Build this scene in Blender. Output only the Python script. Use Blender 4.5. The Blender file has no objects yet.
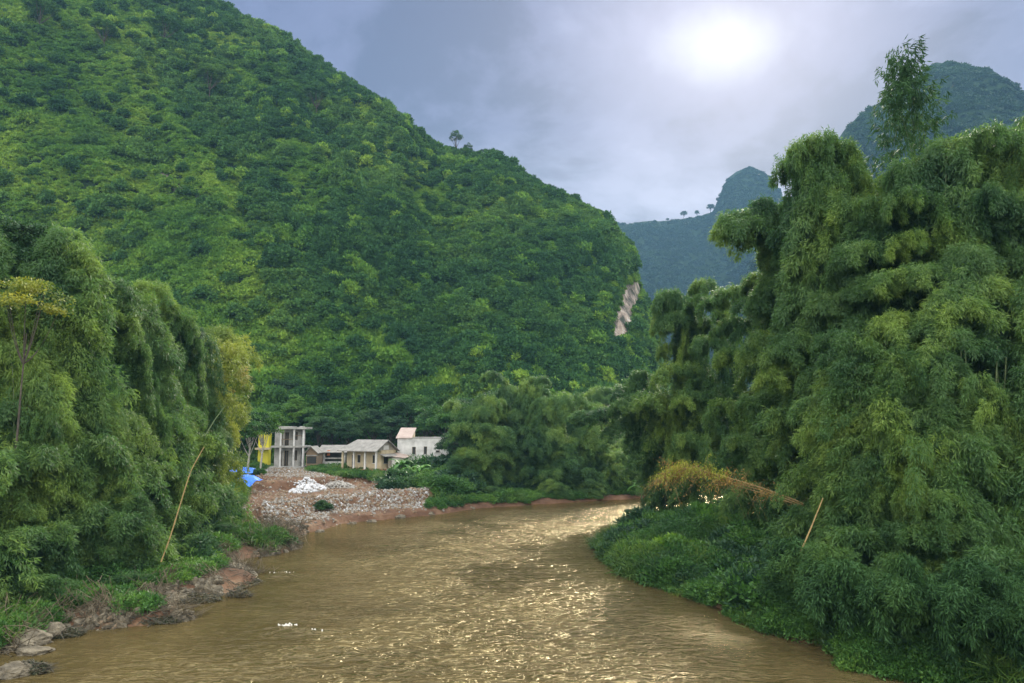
import bpy, math, random
import numpy as np
from mathutils import Vector, Matrix

random.seed(7)
RNG = np.random.default_rng(11)
sc = bpy.context.scene

# ------------------------------------------------------------------ camera
F = 740.0
PITCH = math.radians(6.4)
H = 11.0
cam_d = bpy.data.cameras.new('camera')
cam_d.sensor_fit = 'HORIZONTAL'
cam_d.sensor_width = 36.0
cam_d.lens = F * 36.0 / 1024.0
cam_d.clip_start = 0.5
cam_d.clip_end = 12000
cam = bpy.data.objects.new('camera', cam_d)
sc.collection.objects.link(cam)
cam.location = (0, 0, H)
cam.rotation_euler = (math.radians(90) + PITCH, 0, 0)
sc.camera = cam

# ------------------------------------------------------------------ world, sun, exposure
SUN_AZ = math.radians(18)      # to the right of the view direction
SUN_EL = math.radians(29)
world = bpy.data.worlds.new('World')
sc.world = world
world.use_nodes = True
wn, wl = world.node_tree.nodes, world.node_tree.links
wn.clear()
def N(tree, t, **kw):
    n = tree.nodes.new(t)
    for k, v in kw.items():
        if k == 'inp':
            for a, b in v.items():
                n.inputs[a].default_value = b
        else:
            setattr(n, k, v)
    return n
WT = world.node_tree
out = N(WT, 'ShaderNodeOutputWorld')
sky = N(WT, 'ShaderNodeTexSky', sky_type='NISHITA', sun_disc=False)
sky.sun_elevation = SUN_EL
sky.sun_rotation = SUN_AZ
sky.dust_density = 2.0
bg_sky = N(WT, 'ShaderNodeBackground', inp={'Strength': 0.1})
wl.new(sky.outputs[0], bg_sky.inputs[0])
tc = N(WT, 'ShaderNodeTexCoord')
sep = N(WT, 'ShaderNodeSeparateXYZ')
wl.new(tc.outputs['Generated'], sep.inputs[0])
def M(tree, op, a, b=None, c=None, clamp=False):
    n = tree.nodes.new('ShaderNodeMath'); n.operation = op; n.use_clamp = clamp
    for i, v in enumerate((a, b, c)):
        if v is None: continue
        if isinstance(v, (int, float)): n.inputs[i].default_value = v
        else: tree.links.new(v, n.inputs[i])
    return n.outputs[0]
def RAMP(tree, fac, stops, interp='LINEAR'):
    r = tree.nodes.new('ShaderNodeValToRGB')
    r.color_ramp.interpolation = interp
    els = r.color_ramp.elements
    while len(els) < len(stops): els.new(0.5)
    for e, (p, c) in zip(els, stops):
        e.position = p; e.color = (c[0], c[1], c[2], 1)
    tree.links.new(fac, r.inputs[0])
    return r.outputs[0]
def MIX(tree, fac, a, b, mode='MIX'):
    n = tree.nodes.new('ShaderNodeMix'); n.data_type = 'RGBA'; n.blend_type = mode; n.clamp_factor = True
    for sock, v in ((n.inputs[0], fac), (n.inputs[6], a), (n.inputs[7], b)):
        if isinstance(v, (int, float)): sock.default_value = v
        elif isinstance(v, tuple): sock.default_value = (v[0], v[1], v[2], 1)
        else: tree.links.new(v, sock)
    return n.outputs[2]
zz = M(WT, 'MAXIMUM', sep.outputs[2], 0.0)
den = M(WT, 'ADD', zz, 0.30)
cx = M(WT, 'DIVIDE', sep.outputs[0], den)
cy = M(WT, 'DIVIDE', sep.outputs[1], den)
comb = N(WT, 'ShaderNodeCombineXYZ')
wl.new(cx, comb.inputs[0]); wl.new(cy, comb.inputs[1])
comb.inputs[2].default_value = 3.7
n1 = N(WT, 'ShaderNodeTexNoise', inp={'Scale': 2.4, 'Detail': 8, 'Roughness': 0.58, 'Distortion': 0.25})
wl.new(comb.outputs[0], n1.inputs['Vector'])
n2 = N(WT, 'ShaderNodeTexNoise', inp={'Scale': 0.45, 'Detail': 3, 'Roughness': 0.5, 'Distortion': 0.2})
wl.new(comb.outputs[0], n2.inputs['Vector'])
cf = M(WT, 'ADD', M(WT, 'MULTIPLY', n1.outputs[0], 0.6), M(WT, 'MULTIPLY', n2.outputs[0], 0.5))
cloud = RAMP(WT, cf, [(0.45, (0.080, 0.084, 0.175)), (0.51, (0.150, 0.158, 0.295)), (0.56, (0.225, 0.235, 0.395)), (0.62, (0.38, 0.39, 0.57))], 'EASE')
# paler band low over the horizon
low = M(WT, 'SUBTRACT', 1.0, M(WT, 'MULTIPLY', M(WT, 'ABSOLUTE', M(WT, 'SUBTRACT', zz, 0.27)), 9.0), clamp=True)
lown = M(WT, 'MULTIPLY', low, M(WT, 'MULTIPLY', M(WT, 'SUBTRACT', n1.outputs[0], 0.36), 4.2, clamp=True), clamp=True)
cloud = MIX(WT, M(WT, 'MULTIPLY', lown, 1.0), cloud, (0.50, 0.51, 0.68))
# bright patch where the sun sits behind the cloud
gd = Vector(((740 - 512) / F, 1, 0))
ge = math.atan2((424.5 - 28), 740 * math.hypot(1, (740 - 512) / F))
ga = math.atan2((740 - 512), F)
gdir = Vector((math.sin(ga) * math.cos(ge), math.cos(ga) * math.cos(ge), math.sin(ge)))
vm = N(WT, 'ShaderNodeVectorMath', operation='SUBTRACT')
wl.new(tc.outputs['Generated'], vm.inputs[0]); vm.inputs[1].default_value = gdir
vs = N(WT, 'ShaderNodeVectorMath', operation='MULTIPLY')
wl.new(vm.outputs[0], vs.inputs[0]); vs.inputs[1].default_value = (1, 1, 1.75)
vlen = N(WT, 'ShaderNodeVectorMath', operation='LENGTH')
wl.new(vs.outputs[0], vlen.inputs[0])
dist = M(WT, 'ADD', vlen.outputs['Value'], M(WT, 'MULTIPLY', M(WT, 'SUBTRACT', n1.outputs[0], 0.5), -0.16))
g1 = M(WT, 'POWER', M(WT, 'SUBTRACT', 1.0, M(WT, 'MULTIPLY', dist, 1 / 0.082), clamp=True), 1.2)
g2 = M(WT, 'POWER', M(WT, 'SUBTRACT', 1.0, M(WT, 'MULTIPLY', dist, 1 / 0.30), clamp=True), 1.6)
cloud = MIX(WT, M(WT, 'MULTIPLY', g2, 0.95), cloud, (0.38, 0.39, 0.58))
cloud = MIX(WT, M(WT, 'MULTIPLY', g1, 1.0), cloud, (0.68, 0.70, 0.77))
# an overcast sky is much brighter overhead than near the horizon
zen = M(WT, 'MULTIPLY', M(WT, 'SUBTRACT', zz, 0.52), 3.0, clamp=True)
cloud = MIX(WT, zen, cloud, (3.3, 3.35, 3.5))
# unseen sky behind the viewer, brightness added as fill light for the hill
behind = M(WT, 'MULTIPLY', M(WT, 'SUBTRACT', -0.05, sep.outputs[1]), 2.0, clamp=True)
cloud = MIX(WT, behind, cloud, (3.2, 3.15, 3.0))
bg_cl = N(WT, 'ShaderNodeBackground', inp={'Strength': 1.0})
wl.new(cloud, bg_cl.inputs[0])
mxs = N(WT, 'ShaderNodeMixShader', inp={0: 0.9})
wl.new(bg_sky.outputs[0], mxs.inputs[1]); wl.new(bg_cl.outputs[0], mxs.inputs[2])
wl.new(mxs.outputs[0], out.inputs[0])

sun_d = bpy.data.lights.new('sun', 'SUN')
sun_d.energy = 5.0
sun_d.angle = math.radians(8)
sun_d.color = (1.0, 0.93, 0.78)
sun = bpy.data.objects.new('sun', sun_d)
sc.collection.objects.link(sun)
sdir = Vector((math.sin(SUN_AZ) * math.cos(SUN_EL), math.cos(SUN_AZ) * math.cos(SUN_EL), math.sin(SUN_EL)))
sun.rotation_euler = sdir.to_track_quat('Z', 'Y').to_euler()
sun.location = sdir * 300

vs_ = sc.view_settings
vs_.view_transform = 'Standard'; vs_.look = 'None'; vs_.gamma = 1; vs_.use_curve_mapping = False
vs_.exposure = 0.54
cy_ = sc.cycles
cy_.max_bounces = 7; cy_.diffuse_bounces = 4; cy_.glossy_bounces = 2; cy_.transmission_bounces = 4
cy_.volume_bounces = 0; cy_.transparent_max_bounces = 4
cy_.use_denoising = True
cy_.caustics_reflective = False; cy_.caustics_refractive = False
cy_.sample_clamp_indirect = 4

# ------------------------------------------------------------------ helpers
def at(px, py, Y):
    """world point seen at pixel (px, py) at horizontal distance Y."""
    a = (px - 512) / F; b = (341.5 - py) / F
    dy = math.cos(PITCH) - b * math.sin(PITCH)
    dz = math.sin(PITCH) + b * math.cos(PITCH)
    return Vector((a * Y / dy, Y, H + dz * Y / dy))
def wat(px, py, z=0.0):
    """world point at height z seen at pixel."""
    a = (px - 512) / F; b = (341.5 - py) / F
    dy = math.cos(PITCH) - b * math.sin(PITCH)
    dz = math.sin(PITCH) + b * math.cos(PITCH)
    t = (z - H) / dz
    return Vector((a * t, dy * t, z))

def smooth(x, a, b):
    t = np.clip((x - a) / (b - a), 0, 1)
    return t * t * (3 - 2 * t)

def _h(ix, iy, iz, s):
    n = (ix.astype(np.int64) * 374761393 + iy.astype(np.int64) * 668265263 + iz.astype(np.int64) * 1274126177 + s * 974634777) & 0xFFFFFFFF
    n = ((n ^ (n >> 13)) * 1274126177) & 0xFFFFFFFF
    n = (n ^ (n >> 16)) & 0xFFFFFF
    return n / float(0xFFFFFF)
def vnoise(x, y, z=None, s=0):
    x = np.asarray(x, float); y = np.asarray(y, float)
    z = np.zeros_like(x) if z is None else np.asarray(z, float)
    ix, iy, iz = np.floor(x), np.floor(y), np.floor(z)
    fx, fy, fz = x - ix, y - iy, z - iz
    ux, uy, uz = [f * f * f * (f * (f * 6 - 15) + 10) for f in (fx, fy, fz)]
    def c(a, b, d): return _h(ix + a, iy + b, iz + d, s)
    x00 = c(0, 0, 0) * (1 - ux) + c(1, 0, 0) * ux
    x10 = c(0, 1, 0) * (1 - ux) + c(1, 1, 0) * ux
    x01 = c(0, 0, 1) * (1 - ux) + c(1, 0, 1) * ux
    x11 = c(0, 1, 1) * (1 - ux) + c(1, 1, 1) * ux
    return ((x00 * (1 - uy) + x10 * uy) * (1 - uz) + (x01 * (1 - uy) + x11 * uy) * uz) * 2 - 1
def fbm(x, y, z=None, o=4, s=0, g=0.5):
    r = 0; a = 1; f = 1; t = 0
    for i in range(o):
        r = r + a * vnoise(np.asarray(x) * f + 17.3 * i, np.asarray(y) * f - 9.1 * i, None if z is None else np.asarray(z) * f, s + i)
        t += a; a *= g; f *= 2.03
    return r / t

def mesh_np(name, verts, faces, mat=None, tint=None, smooth_=False, tris=False):
    """faces: (n,3) or (n,4) int array."""
    me = bpy.data.meshes.new(name)
    verts = np.ascontiguousarray(verts, np.float32); faces = np.ascontiguousarray(faces, np.int32)
    k = faces.shape[1]
    me.vertices.add(len(verts)); me.vertices.foreach_set('co', verts.ravel())
    me.loops.add(faces.size); me.loops.foreach_set('vertex_index', faces.ravel())
    me.polygons.add(len(faces))
    me.polygons.foreach_set('loop_start', np.arange(0, faces.size, k, dtype=np.int32))
    if smooth_:
        me.polygons.foreach_set('use_smooth', np.ones(len(faces), bool))
    if tint is not None:
        at_ = me.attributes.new('tint', 'FLOAT', 'FACE')
        at_.data.foreach_set('value', np.ascontiguousarray(tint, np.float32))
    me.update(calc_edges=True)
    if mat: me.materials.append(mat)
    return me
def link(name, me, parent=None, loc=None):
    o = bpy.data.objects.new(name, me)
    sc.collection.objects.link(o)
    if parent is not None: o.parent = parent
    if loc is not None: o.location = loc
    return o
def tag(o, label=None, cat=None, group=None, kind=None):
    if label: o['label'] = label
    if cat: o['category'] = cat
    if group: o['group'] = group
    if kind: o['kind'] = kind
    return o
def empty(name, loc=(0, 0, 0), rz=0.0):
    o = bpy.data.objects.new(name, None)
    sc.collection.objects.link(o)
    o.location = loc; o.rotation_euler = (0, 0, rz)
    o.empty_display_size = 0.5
    return o

# ------------------------------------------------------------------ materials
def new_mat(name):
    m = bpy.data.materials.new(name); m.use_nodes = True
    m.node_tree.nodes.clear()
    return m, m.node_tree
def leaf_mat(name, dark, mid, light, accent=None, transl=0.35, nscale=0.12, rough=0.5, spec=0.25, accent_amt=0.0, obj_rand=0.25, tmix=0.5):
    m, t = new_mat(name)
    o = N(t, 'ShaderNodeOutputMaterial')
    g = N(t, 'ShaderNodeNewGeometry')
    no = N(t, 'ShaderNodeTexNoise', inp={'Scale': nscale, 'Detail': 3, 'Roughness': 0.6})
    t.links.new(g.outputs['Position'], no.inputs['Vector'])
    at_ = N(t, 'ShaderNodeAttribute', attribute_name='tint')
    oi = N(t, 'ShaderNodeObjectInfo')
    f = M(t, 'ADD', M(t, 'MULTIPLY', M(t, 'SUBTRACT', no.outputs[0], 0.5), 2.2), 0.5 - tmix * 0.5 - obj_rand * 0.5)
    f = M(t, 'ADD', f, M(t, 'MULTIPLY', at_.outputs['Fac'], tmix))
    f = M(t, 'ADD', f, M(t, 'MULTIPLY', oi.outputs['Random'], obj_rand), clamp=True)
    col = RAMP(t, f, [(0.05, dark), (0.5, mid), (0.95, light)])
    if accent:
        no2 = N(t, 'ShaderNodeTexNoise', inp={'Scale': nscale * 2.3, 'Detail': 2})
        t.links.new(g.outputs['Position'], no2.inputs['Vector'])
        af = M(t, 'MULTIPLY', M(t, 'SUBTRACT', no2.outputs[0], 0.60 - accent_amt), 9.0, clamp=True)
        col = MIX(t, af, col, accent)
    p = N(t, 'ShaderNodeBsdfPrincipled', inp={'Roughness': rough, 'Specular IOR Level': spec})
    t.links.new(col, p.inputs['Base Color'])
    tr = N(t, 'ShaderNodeBsdfTranslucent')
    tcol = MIX(t, 1.0, col, (1.12, 1.15, 0.75), 'MULTIPLY')
    t.links.new(tcol, tr.inputs[0])
    mx = N(t, 'ShaderNodeMixShader', inp={0: transl})
    t.links.new(p.outputs[0], mx.inputs[1]); t.links.new(tr.outputs[0], mx.inputs[2])
    t.links.new(mx.outputs[0], o.inputs[0])
    return m
def plain_mat(name, c1, c2, nscale=3.0, rough=0.8, bump=0.0, c3=None, detail=6, spec=0.3, coord='Object', bscale=None):
    m, t = new_mat(name)
    o = N(t, 'ShaderNodeOutputMaterial')
    tcn = N(t, 'ShaderNodeTexCoord')
    no = N(t, 'ShaderNodeTexNoise', inp={'Scale': nscale, 'Detail': detail, 'Roughness': 0.65})
    t.links.new(tcn.outputs[coord], no.inputs['Vector'])
    stops = [(0.3, c1), (0.7, c2)] if c3 is None else [(0.3, c1), (0.5, c2), (0.68, c3)]
    col = RAMP(t, no.outputs[0], stops)
    p = N(t, 'ShaderNodeBsdfPrincipled', inp={'Roughness': rough, 'Specular IOR Level': spec})
    t.links.new(col, p.inputs['Base Color'])
    if bump:
        nb = no
        if bscale:
            nb = N(t, 'ShaderNodeTexNoise', inp={'Scale': bscale, 'Detail': 4})
            t.links.new(tcn.outputs[coord], nb.inputs['Vector'])
        b = N(t, 'ShaderNodeBump', inp={'Strength': bump, 'Distance': 0.3})
        t.links.new(nb.outputs[0], b.inputs['Height']); t.links.new(b.outputs[0], p.inputs['Normal'])
    t.links.new(p.outputs[0], o.inputs[0])
    return m

MT = {}
MT['bamboo'] = leaf_mat('bamboo_leaf', (0.034, 0.088, 0.032), (0.080, 0.160, 0.046), (0.19, 0.28, 0.055), transl=0.5, nscale=0.16)
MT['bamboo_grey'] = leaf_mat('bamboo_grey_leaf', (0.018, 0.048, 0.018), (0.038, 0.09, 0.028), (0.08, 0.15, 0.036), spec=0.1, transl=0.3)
MT['bamboo_yellow'] = leaf_mat('bamboo_yellow_leaf', (0.05, 0.10, 0.02), (0.12, 0.18, 0.03), (0.26, 0.29, 0.04), transl=0.4, accent=(0.26, 0.22, 0.05), accent_amt=0.0)
MT['tree'] = leaf_mat('tree_leaf', (0.018, 0.055, 0.018), (0.045, 0.12, 0.025), (0.10, 0.20, 0.03), transl=0.3)
MT['tree_dark'] = leaf_mat('dark_tree_leaf', (0.012, 0.036, 0.018), (0.028, 0.07, 0.03), (0.055, 0.115, 0.035), transl=0.25)
MT['bush'] = leaf_mat('bush_leaf', (0.024, 0.07, 0.018), (0.052, 0.13, 0.026), (0.12, 0.22, 0.04), transl=0.35)
MT['grass'] = leaf_mat('grass_blade', (0.022, 0.06, 0.014), (0.05, 0.11, 0.022), (0.12, 0.19, 0.035), transl=0.35, nscale=0.25)
MT['hill'] = leaf_mat('hill_leaf', (0.040, 0.105, 0.023), (0.090, 0.185, 0.028), (0.20, 0.30, 0.042), transl=0.22, nscale=0.028, obj_rand=0.2, tmix=0.45, spec=0.05, rough=0.8)
MT['hilltree'] = leaf_mat('hill_tree_leaf', (0.020, 0.058, 0.022), (0.040, 0.100, 0.028), (0.08, 0.155, 0.034), transl=0.15, nscale=0.03, spec=0.05, rough=0.8)
MT['far'] = leaf_mat('far_leaf', (0.01, 0.03, 0.016), (0.018, 0.048, 0.02), (0.03, 0.07, 0.022), transl=0.15, nscale=0.008)
MT['dry'] = leaf_mat('dry_leaf', (0.12, 0.065, 0.02), (0.24, 0.14, 0.04), (0.40, 0.27, 0.07), transl=0.3, nscale=0.5, tmix=0.8)
MT['dry_green'] = leaf_mat('yellowing_leaf', (0.12, 0.16, 0.02), (0.24, 0.28, 0.03), (0.42, 0.40, 0.06), transl=0.35, nscale=0.5)
MT['flower'] = leaf_mat('yellow_flower', (0.07, 0.12, 0.02), (0.20, 0.22, 0.03), (0.42, 0.38, 0.04), transl=0.3, nscale=0.6)
MT['banana'] = leaf_mat('banana_leaf', (0.03, 0.09, 0.02), (0.06, 0.16, 0.03), (0.11, 0.24, 0.04), transl=0.35)
MT['culm'] = plain_mat('culm_green', (0.04, 0.07, 0.025), (0.10, 0.13, 0.05), 1.2, 0.5)
MT['culm_dry'] = plain_mat('culm_tan', (0.16, 0.11, 0.045), (0.30, 0.21, 0.08), 2.0, 0.6)
MT['bark'] = plain_mat('bark', (0.028, 0.024, 0.018), (0.075, 0.062, 0.048), 4.0, 0.9, 0.4)
MT['bark_pale'] = plain_mat('bark_pale', (0.25, 0.24, 0.20), (0.42, 0.40, 0.35), 3.0, 0.85)
MT['rock'] = plain_mat('river_rock', (0.035, 0.03, 0.02), (0.09, 0.075, 0.05), 1.6, 0.85, 0.6, (0.17, 0.145, 0.10), bscale=6)
MT['stone_g'] = plain_mat('broken_stone', (0.09, 0.082, 0.07), (0.33, 0.31, 0.275), 1.1, 0.85, coord='Object')
MT['stone_w'] = plain_mat('white_stone', (0.20, 0.20, 0.20), (0.56, 0.56, 0.57), 1.5, 0.8)
MT['stone_b'] = plain_mat('brown_stone', (0.09, 0.062, 0.04), (0.22, 0.16, 0.10), 1.2, 0.9)
MT['twig'] = plain_mat('wet_twig', (0.025, 0.028, 0.02), (0.085, 0.07, 0.045), 3, 0.8)
MT['concrete'] = plain_mat('weathered_concrete', (0.13, 0.13, 0.115), (0.25, 0.245, 0.225), 0.9, 0.9, 0.2, (0.34, 0.33, 0.31))
MT['plaster'] = plain_mat('stained_plaster', (0.26, 0.255, 0.235), (0.42, 0.415, 0.40), 0.7, 0.9, 0.15, (0.54, 0.53, 0.51))
MT['cream'] = plain_mat('cream_wall', (0.33, 0.27, 0.17), (0.50, 0.42, 0.28), 0.8, 0.9, 0.1)
MT['brick_grey'] = plain_mat('grey_block_wall', (0.18, 0.165, 0.13), (0.30, 0.27, 0.22), 1.5, 0.9, 0.2)
MT['white'] = plain_mat('whitewash', (0.40, 0.39, 0.36), (0.58, 0.56, 0.52), 1.0, 0.85)
MT['yellow'] = plain_mat('yellow_paint', (0.42, 0.38, 0.03), (0.55, 0.50, 0.04), 1.0, 0.7)
MT['tile_grey'] = plain_mat('grey_roof_tile', (0.13, 0.125, 0.11), (0.25, 0.235, 0.21), 1.3, 0.8, 0.3)
MT['roof_pink'] = plain_mat('pink_sheet_roof', (0.24, 0.18, 0.15), (0.34, 0.27, 0.23), 0.9, 0.6)
MT['roof_metal'] = plain_mat('old_metal_roof', (0.07, 0.075, 0.065), (0.15, 0.15, 0.13), 0.8, 0.7)
MT['red_floor'] = plain_mat('red_slab', (0.26, 0.10, 0.06), (0.38, 0.16, 0.10), 1.2, 0.8)
MT['dark'] = plain_mat('dark_interior', (0.012, 0.015, 0.013), (0.028, 0.03, 0.027), 2, 0.6)
MT['wood'] = plain_mat('old_wood', (0.10, 0.07, 0.045), (0.22, 0.16, 0.10), 3, 0.85)
MT['tarp'] = plain_mat('blue_tarp', (0.02, 0.10, 0.55), (0.05, 0.22, 0.80), 2.0, 0.5, 0.4)
MT['orange'] = plain_mat('orange_board', (0.55, 0.16, 0.06), (0.65, 0.24, 0.10), 2.0, 0.7)

# ground
def ground_mat():
    m, t = new_mat('ground_soil')
    o = N(t, 'ShaderNodeOutputMaterial')
    g = N(t, 'ShaderNodeNewGeometry')
    a = N(t, 'ShaderNodeAttribute', attribute_name='dirt')
    n1 = N(t, 'ShaderNodeTexNoise', inp={'Scale': 0.35, 'Detail': 8, 'Roughness': 0.7})
    n2 = N(t, 'ShaderNodeTexNoise', inp={'Scale': 2.2, 'Detail': 6, 'Roughness': 0.7})
    for n in (n1, n2): t.links.new(g.outputs['Position'], n.inputs['Vector'])
    dirt = RAMP(t, n1.outputs[0], [(0.34, (0.035, 0.020, 0.012)), (0.46, (0.075, 0.040, 0.024)), (0.56, (0.115, 0.065, 0.038)), (0.72, (0.20, 0.145, 0.09))])
    dirt = MIX(t, M(t, 'MULTIPLY', n2.outputs[0], 0.5), dirt, (0.12, 0.065, 0.035))
    grn = RAMP(t, n2.outputs[0], [(0.3, (0.018, 0.035, 0.012)), (0.7, (0.05, 0.085, 0.02))])
    ff = M(t, 'ADD', M(t, 'MULTIPLY', M(t, 'SUBTRACT', n2.outputs[0], 0.5), 0.8), a.outputs['Fac'], clamp=True)
    ff = M(t, 'MULTIPLY', M(t, 'SUBTRACT', ff, 0.35), 4.0, clamp=True)
    col = MIX(t, ff, grn, dirt)
    p = N(t, 'ShaderNodeBsdfPrincipled', inp={'Roughness': 0.92, 'Specular IOR Level': 0.15})
    t.links.new(col, p.inputs['Base Color'])
    b = N(t, 'ShaderNodeBump', inp={'Strength': 0.7, 'Distance': 0.25})
    t.links.new(n2.outputs[0], b.inputs['Height']); t.links.new(b.outputs[0], p.inputs['Normal'])
    t.links.new(p.outputs[0], o.inputs[0])
    return m
def hill_ground_mat(name, rocky=True):
    m, t = new_mat(name)
    o = N(t, 'ShaderNodeOutputMaterial')
    g = N(t, 'ShaderNodeNewGeometry')
    n1 = N(t, 'ShaderNodeTexNoise', inp={'Scale': 0.12, 'Detail': 8, 'Roughness': 0.7})
    t.links.new(g.outputs['Position'], n1.inputs['Vector'])
    grn = RAMP(t, n1.outputs[0], [(0.3, (0.006, 0.016, 0.008)), (0.7, (0.018, 0.038, 0.012))])
    a = N(t, 'ShaderNodeAttribute', attribute_name='dirt')
    n3 = N(t, 'ShaderNodeTexNoise', inp={'Scale': 0.22, 'Detail': 8, 'Roughness': 0.75})
    mp = N(t, 'ShaderNodeMapping'); mp.inputs['Scale'].default_value = (1.6, 1, 0.5)
    t.links.new(g.outputs['Position'], mp.inputs[0]); t.links.new(mp.outputs[0], n3.inputs['Vector'])
    rk = RAMP(t, n3.outputs[0], [(0.40, (0.05, 0.055, 0.04)), (0.47, (0.17, 0.14, 0.12)), (0.55, (0.30, 0.24, 0.19)), (0.64, (0.42, 0.39, 0.35))])
    col = MIX(t, a.outputs['Fac'], grn, rk)
    p = N(t, 'ShaderNodeBsdfPrincipled', inp={'Roughness': 0.95, 'Specular IOR Level': 0.1})
    t.links.new(col, p.inputs['Base Color'])
    b = N(t, 'ShaderNodeBump', inp={'Strength': 0.8, 'Distance': 2.0})
    t.links.new(n3.outputs[0], b.inputs['Height']); t.links.new(b.outputs[0], p.inputs['Normal'])
    t.links.new(p.outputs[0], o.inputs[0])
    return m

# ------------------------------------------------------------------ river outline and terrain height
def W(px, py): 
    v = wat(px, py); return (v.x, v.y)
LEFT = [(-34, -80), (-32, 15), (-29, 32)] + [W(*p) for p in [(0, 652), (60, 630), (100, 629), (190, 619), (150, 604), (215, 597), (262, 580), (236, 563), (296, 549), (290, 538), (345, 524), (440, 514), (480, 508), (560, 503), (640, 498), (690, 495), (760, 492)]] + [(80, 126), (220, 150)]
RBANK = [(716, 510), (680, 517), (648, 526), (620, 537), (602, 549), (616, 567), (655, 584), (715, 606), (775, 634), (835, 648), (850, 668), (935, 684)]
RIGHT = [(220, 110), (70, 101)] + [W(*p) for p in RBANK] + [(27, 26), (34, 10), (40, -80)]
RIVER = np.array(LEFT + RIGHT)
def river_sdf(x, y):
    """negative inside the river."""
    P = RIVER; Q = np.roll(P, -1, axis=0)
    d = np.full(x.shape, 1e9); inside = np.zeros(x.shape, bool)
    for (ax, ay), (bx, by) in zip(P, Q):
        ex, ey = bx - ax, by - ay
        t = np.clip(((x - ax) * ex + (y - ay) * ey) / (ex * ex + ey * ey), 0, 1)
        d = np.minimum(d, np.hypot(x - ax - t * ex, y - ay - t * ey))
        if ay != by:
            c = ((ay > y) != (by > y)) & (x < ex * (y - ay) / (by - ay) + ax)
            inside ^= c
    return np.where(inside, -d, d)
def ground_h(x, y, raw=False):
    x = np.asarray(x, float); y = np.asarray(y, float)
    sd = river_sdf(x, y)
    sd = sd + 0.9 * fbm(x * 0.35, y * 0.35, o=3, s=5)
    h = 1.0 * (1 - np.exp(-np.maximum(sd, 0) / 1.2)) + 2.6 * smooth(sd, 1.5, 36)
    right = smooth(x, 8, 14) * smooth(-y, -100, -70) if True else 0
    h = h + right * 3.0 * smooth(sd, 4, 18)
    # rubble terraces in front of the houses
    site = smooth(x, -54, -46) * (1 - smooth(x, -10, -4)) * smooth(y, 72, 80) * (1 - smooth(y, 118, 126))
    emb = 0.35 + 2.3 * smooth(sd, 2.2, 6.2) + 0.9 * smooth(sd, 7, 34)
    h = h * (1 - site) + np.maximum(h, np.where(sd > 0, emb, h)) * site
    hn = h + 0.55 * fbm(x * 0.16, y * 0.16, o=3, s=9)
    st = 1.15
    k = np.floor(hn / st); f = hn / st - k
    terr = (k + smooth(f, 0.70, 0.92)) * st
    terr = np.where((sd > 0.5) & (sd < 7), h, terr)
    h = h * (1 - site) + terr * site + site * 0.12 * fbm(x * 0.9, y * 0.9, o=3, s=12)
    h = h + 0.22 * fbm(x * 0.25, y * 0.25, o=4, s=3) * smooth(sd, 0, 4)
    h = np.where(sd < 0, np.maximum(sd * 0.5, -2.5), h)
    far = smooth(y, 155, 190)
    h = h + far * 1.5
    return h if not raw else (h, sd)
def gz(x, y):
    return float(ground_h(np.array([x]), np.array([y]))[0])

def grid_mesh(name, X, Y, Z, mat, attr=None):
    ny, nx = X.shape
    v = np.stack([X, Y, Z], -1).reshape(-1, 3)
    i = np.arange(ny * nx).reshape(ny, nx)
    f = np.stack([i[:-1, :-1], i[:-1, 1:], i[1:, 1:], i[1:, :-1]], -1).reshape(-1, 4)
    me = mesh_np(name, v, f, mat, smooth_=True)
    if attr is not None:
        a = me.attributes.new('dirt', 'FLOAT', 'POINT')
        a.data.foreach_set('value', attr.astype(np.float32).ravel())
    return me
gx = np.unique(np.concatenate([np.linspace(-2000, -150, 20), np.linspace(-150, -62, 60), np.linspace(-62, 45, 330), np.linspace(45, 150, 60), np.linspace(150, 2000, 20)]))
gy = np.unique(np.concatenate([np.linspace(-300, 10, 12), np.linspace(10, 70, 150), np.linspace(70, 150, 240), np.linspace(150, 240, 30), np.linspace(240, 2600, 30)]))
GX, GY = np.meshgrid(gx, gy)
GZ, GSD = ground_h(GX, GY, True)
site_w = smooth(GX, -56, -44) * (1 - smooth(GX, -9, -4)) * smooth(GY, 66, 80) * (1 - smooth(GY, 119, 127))
dirt = np.clip(site_w * 1.2 + (1 - smooth(GSD, 0.6, 2.6)) * 0.9, 0, 1)
dirt = np.maximum(dirt, (GX < -8) * (1 - smooth(GSD, 2.0, 5.0)) * smooth(GY, 38, 44) * 1.0)
ground = link('ground', grid_mesh('ground', GX, GY, GZ, ground_mat(), dirt))
tag(ground, kind='structure')

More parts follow.
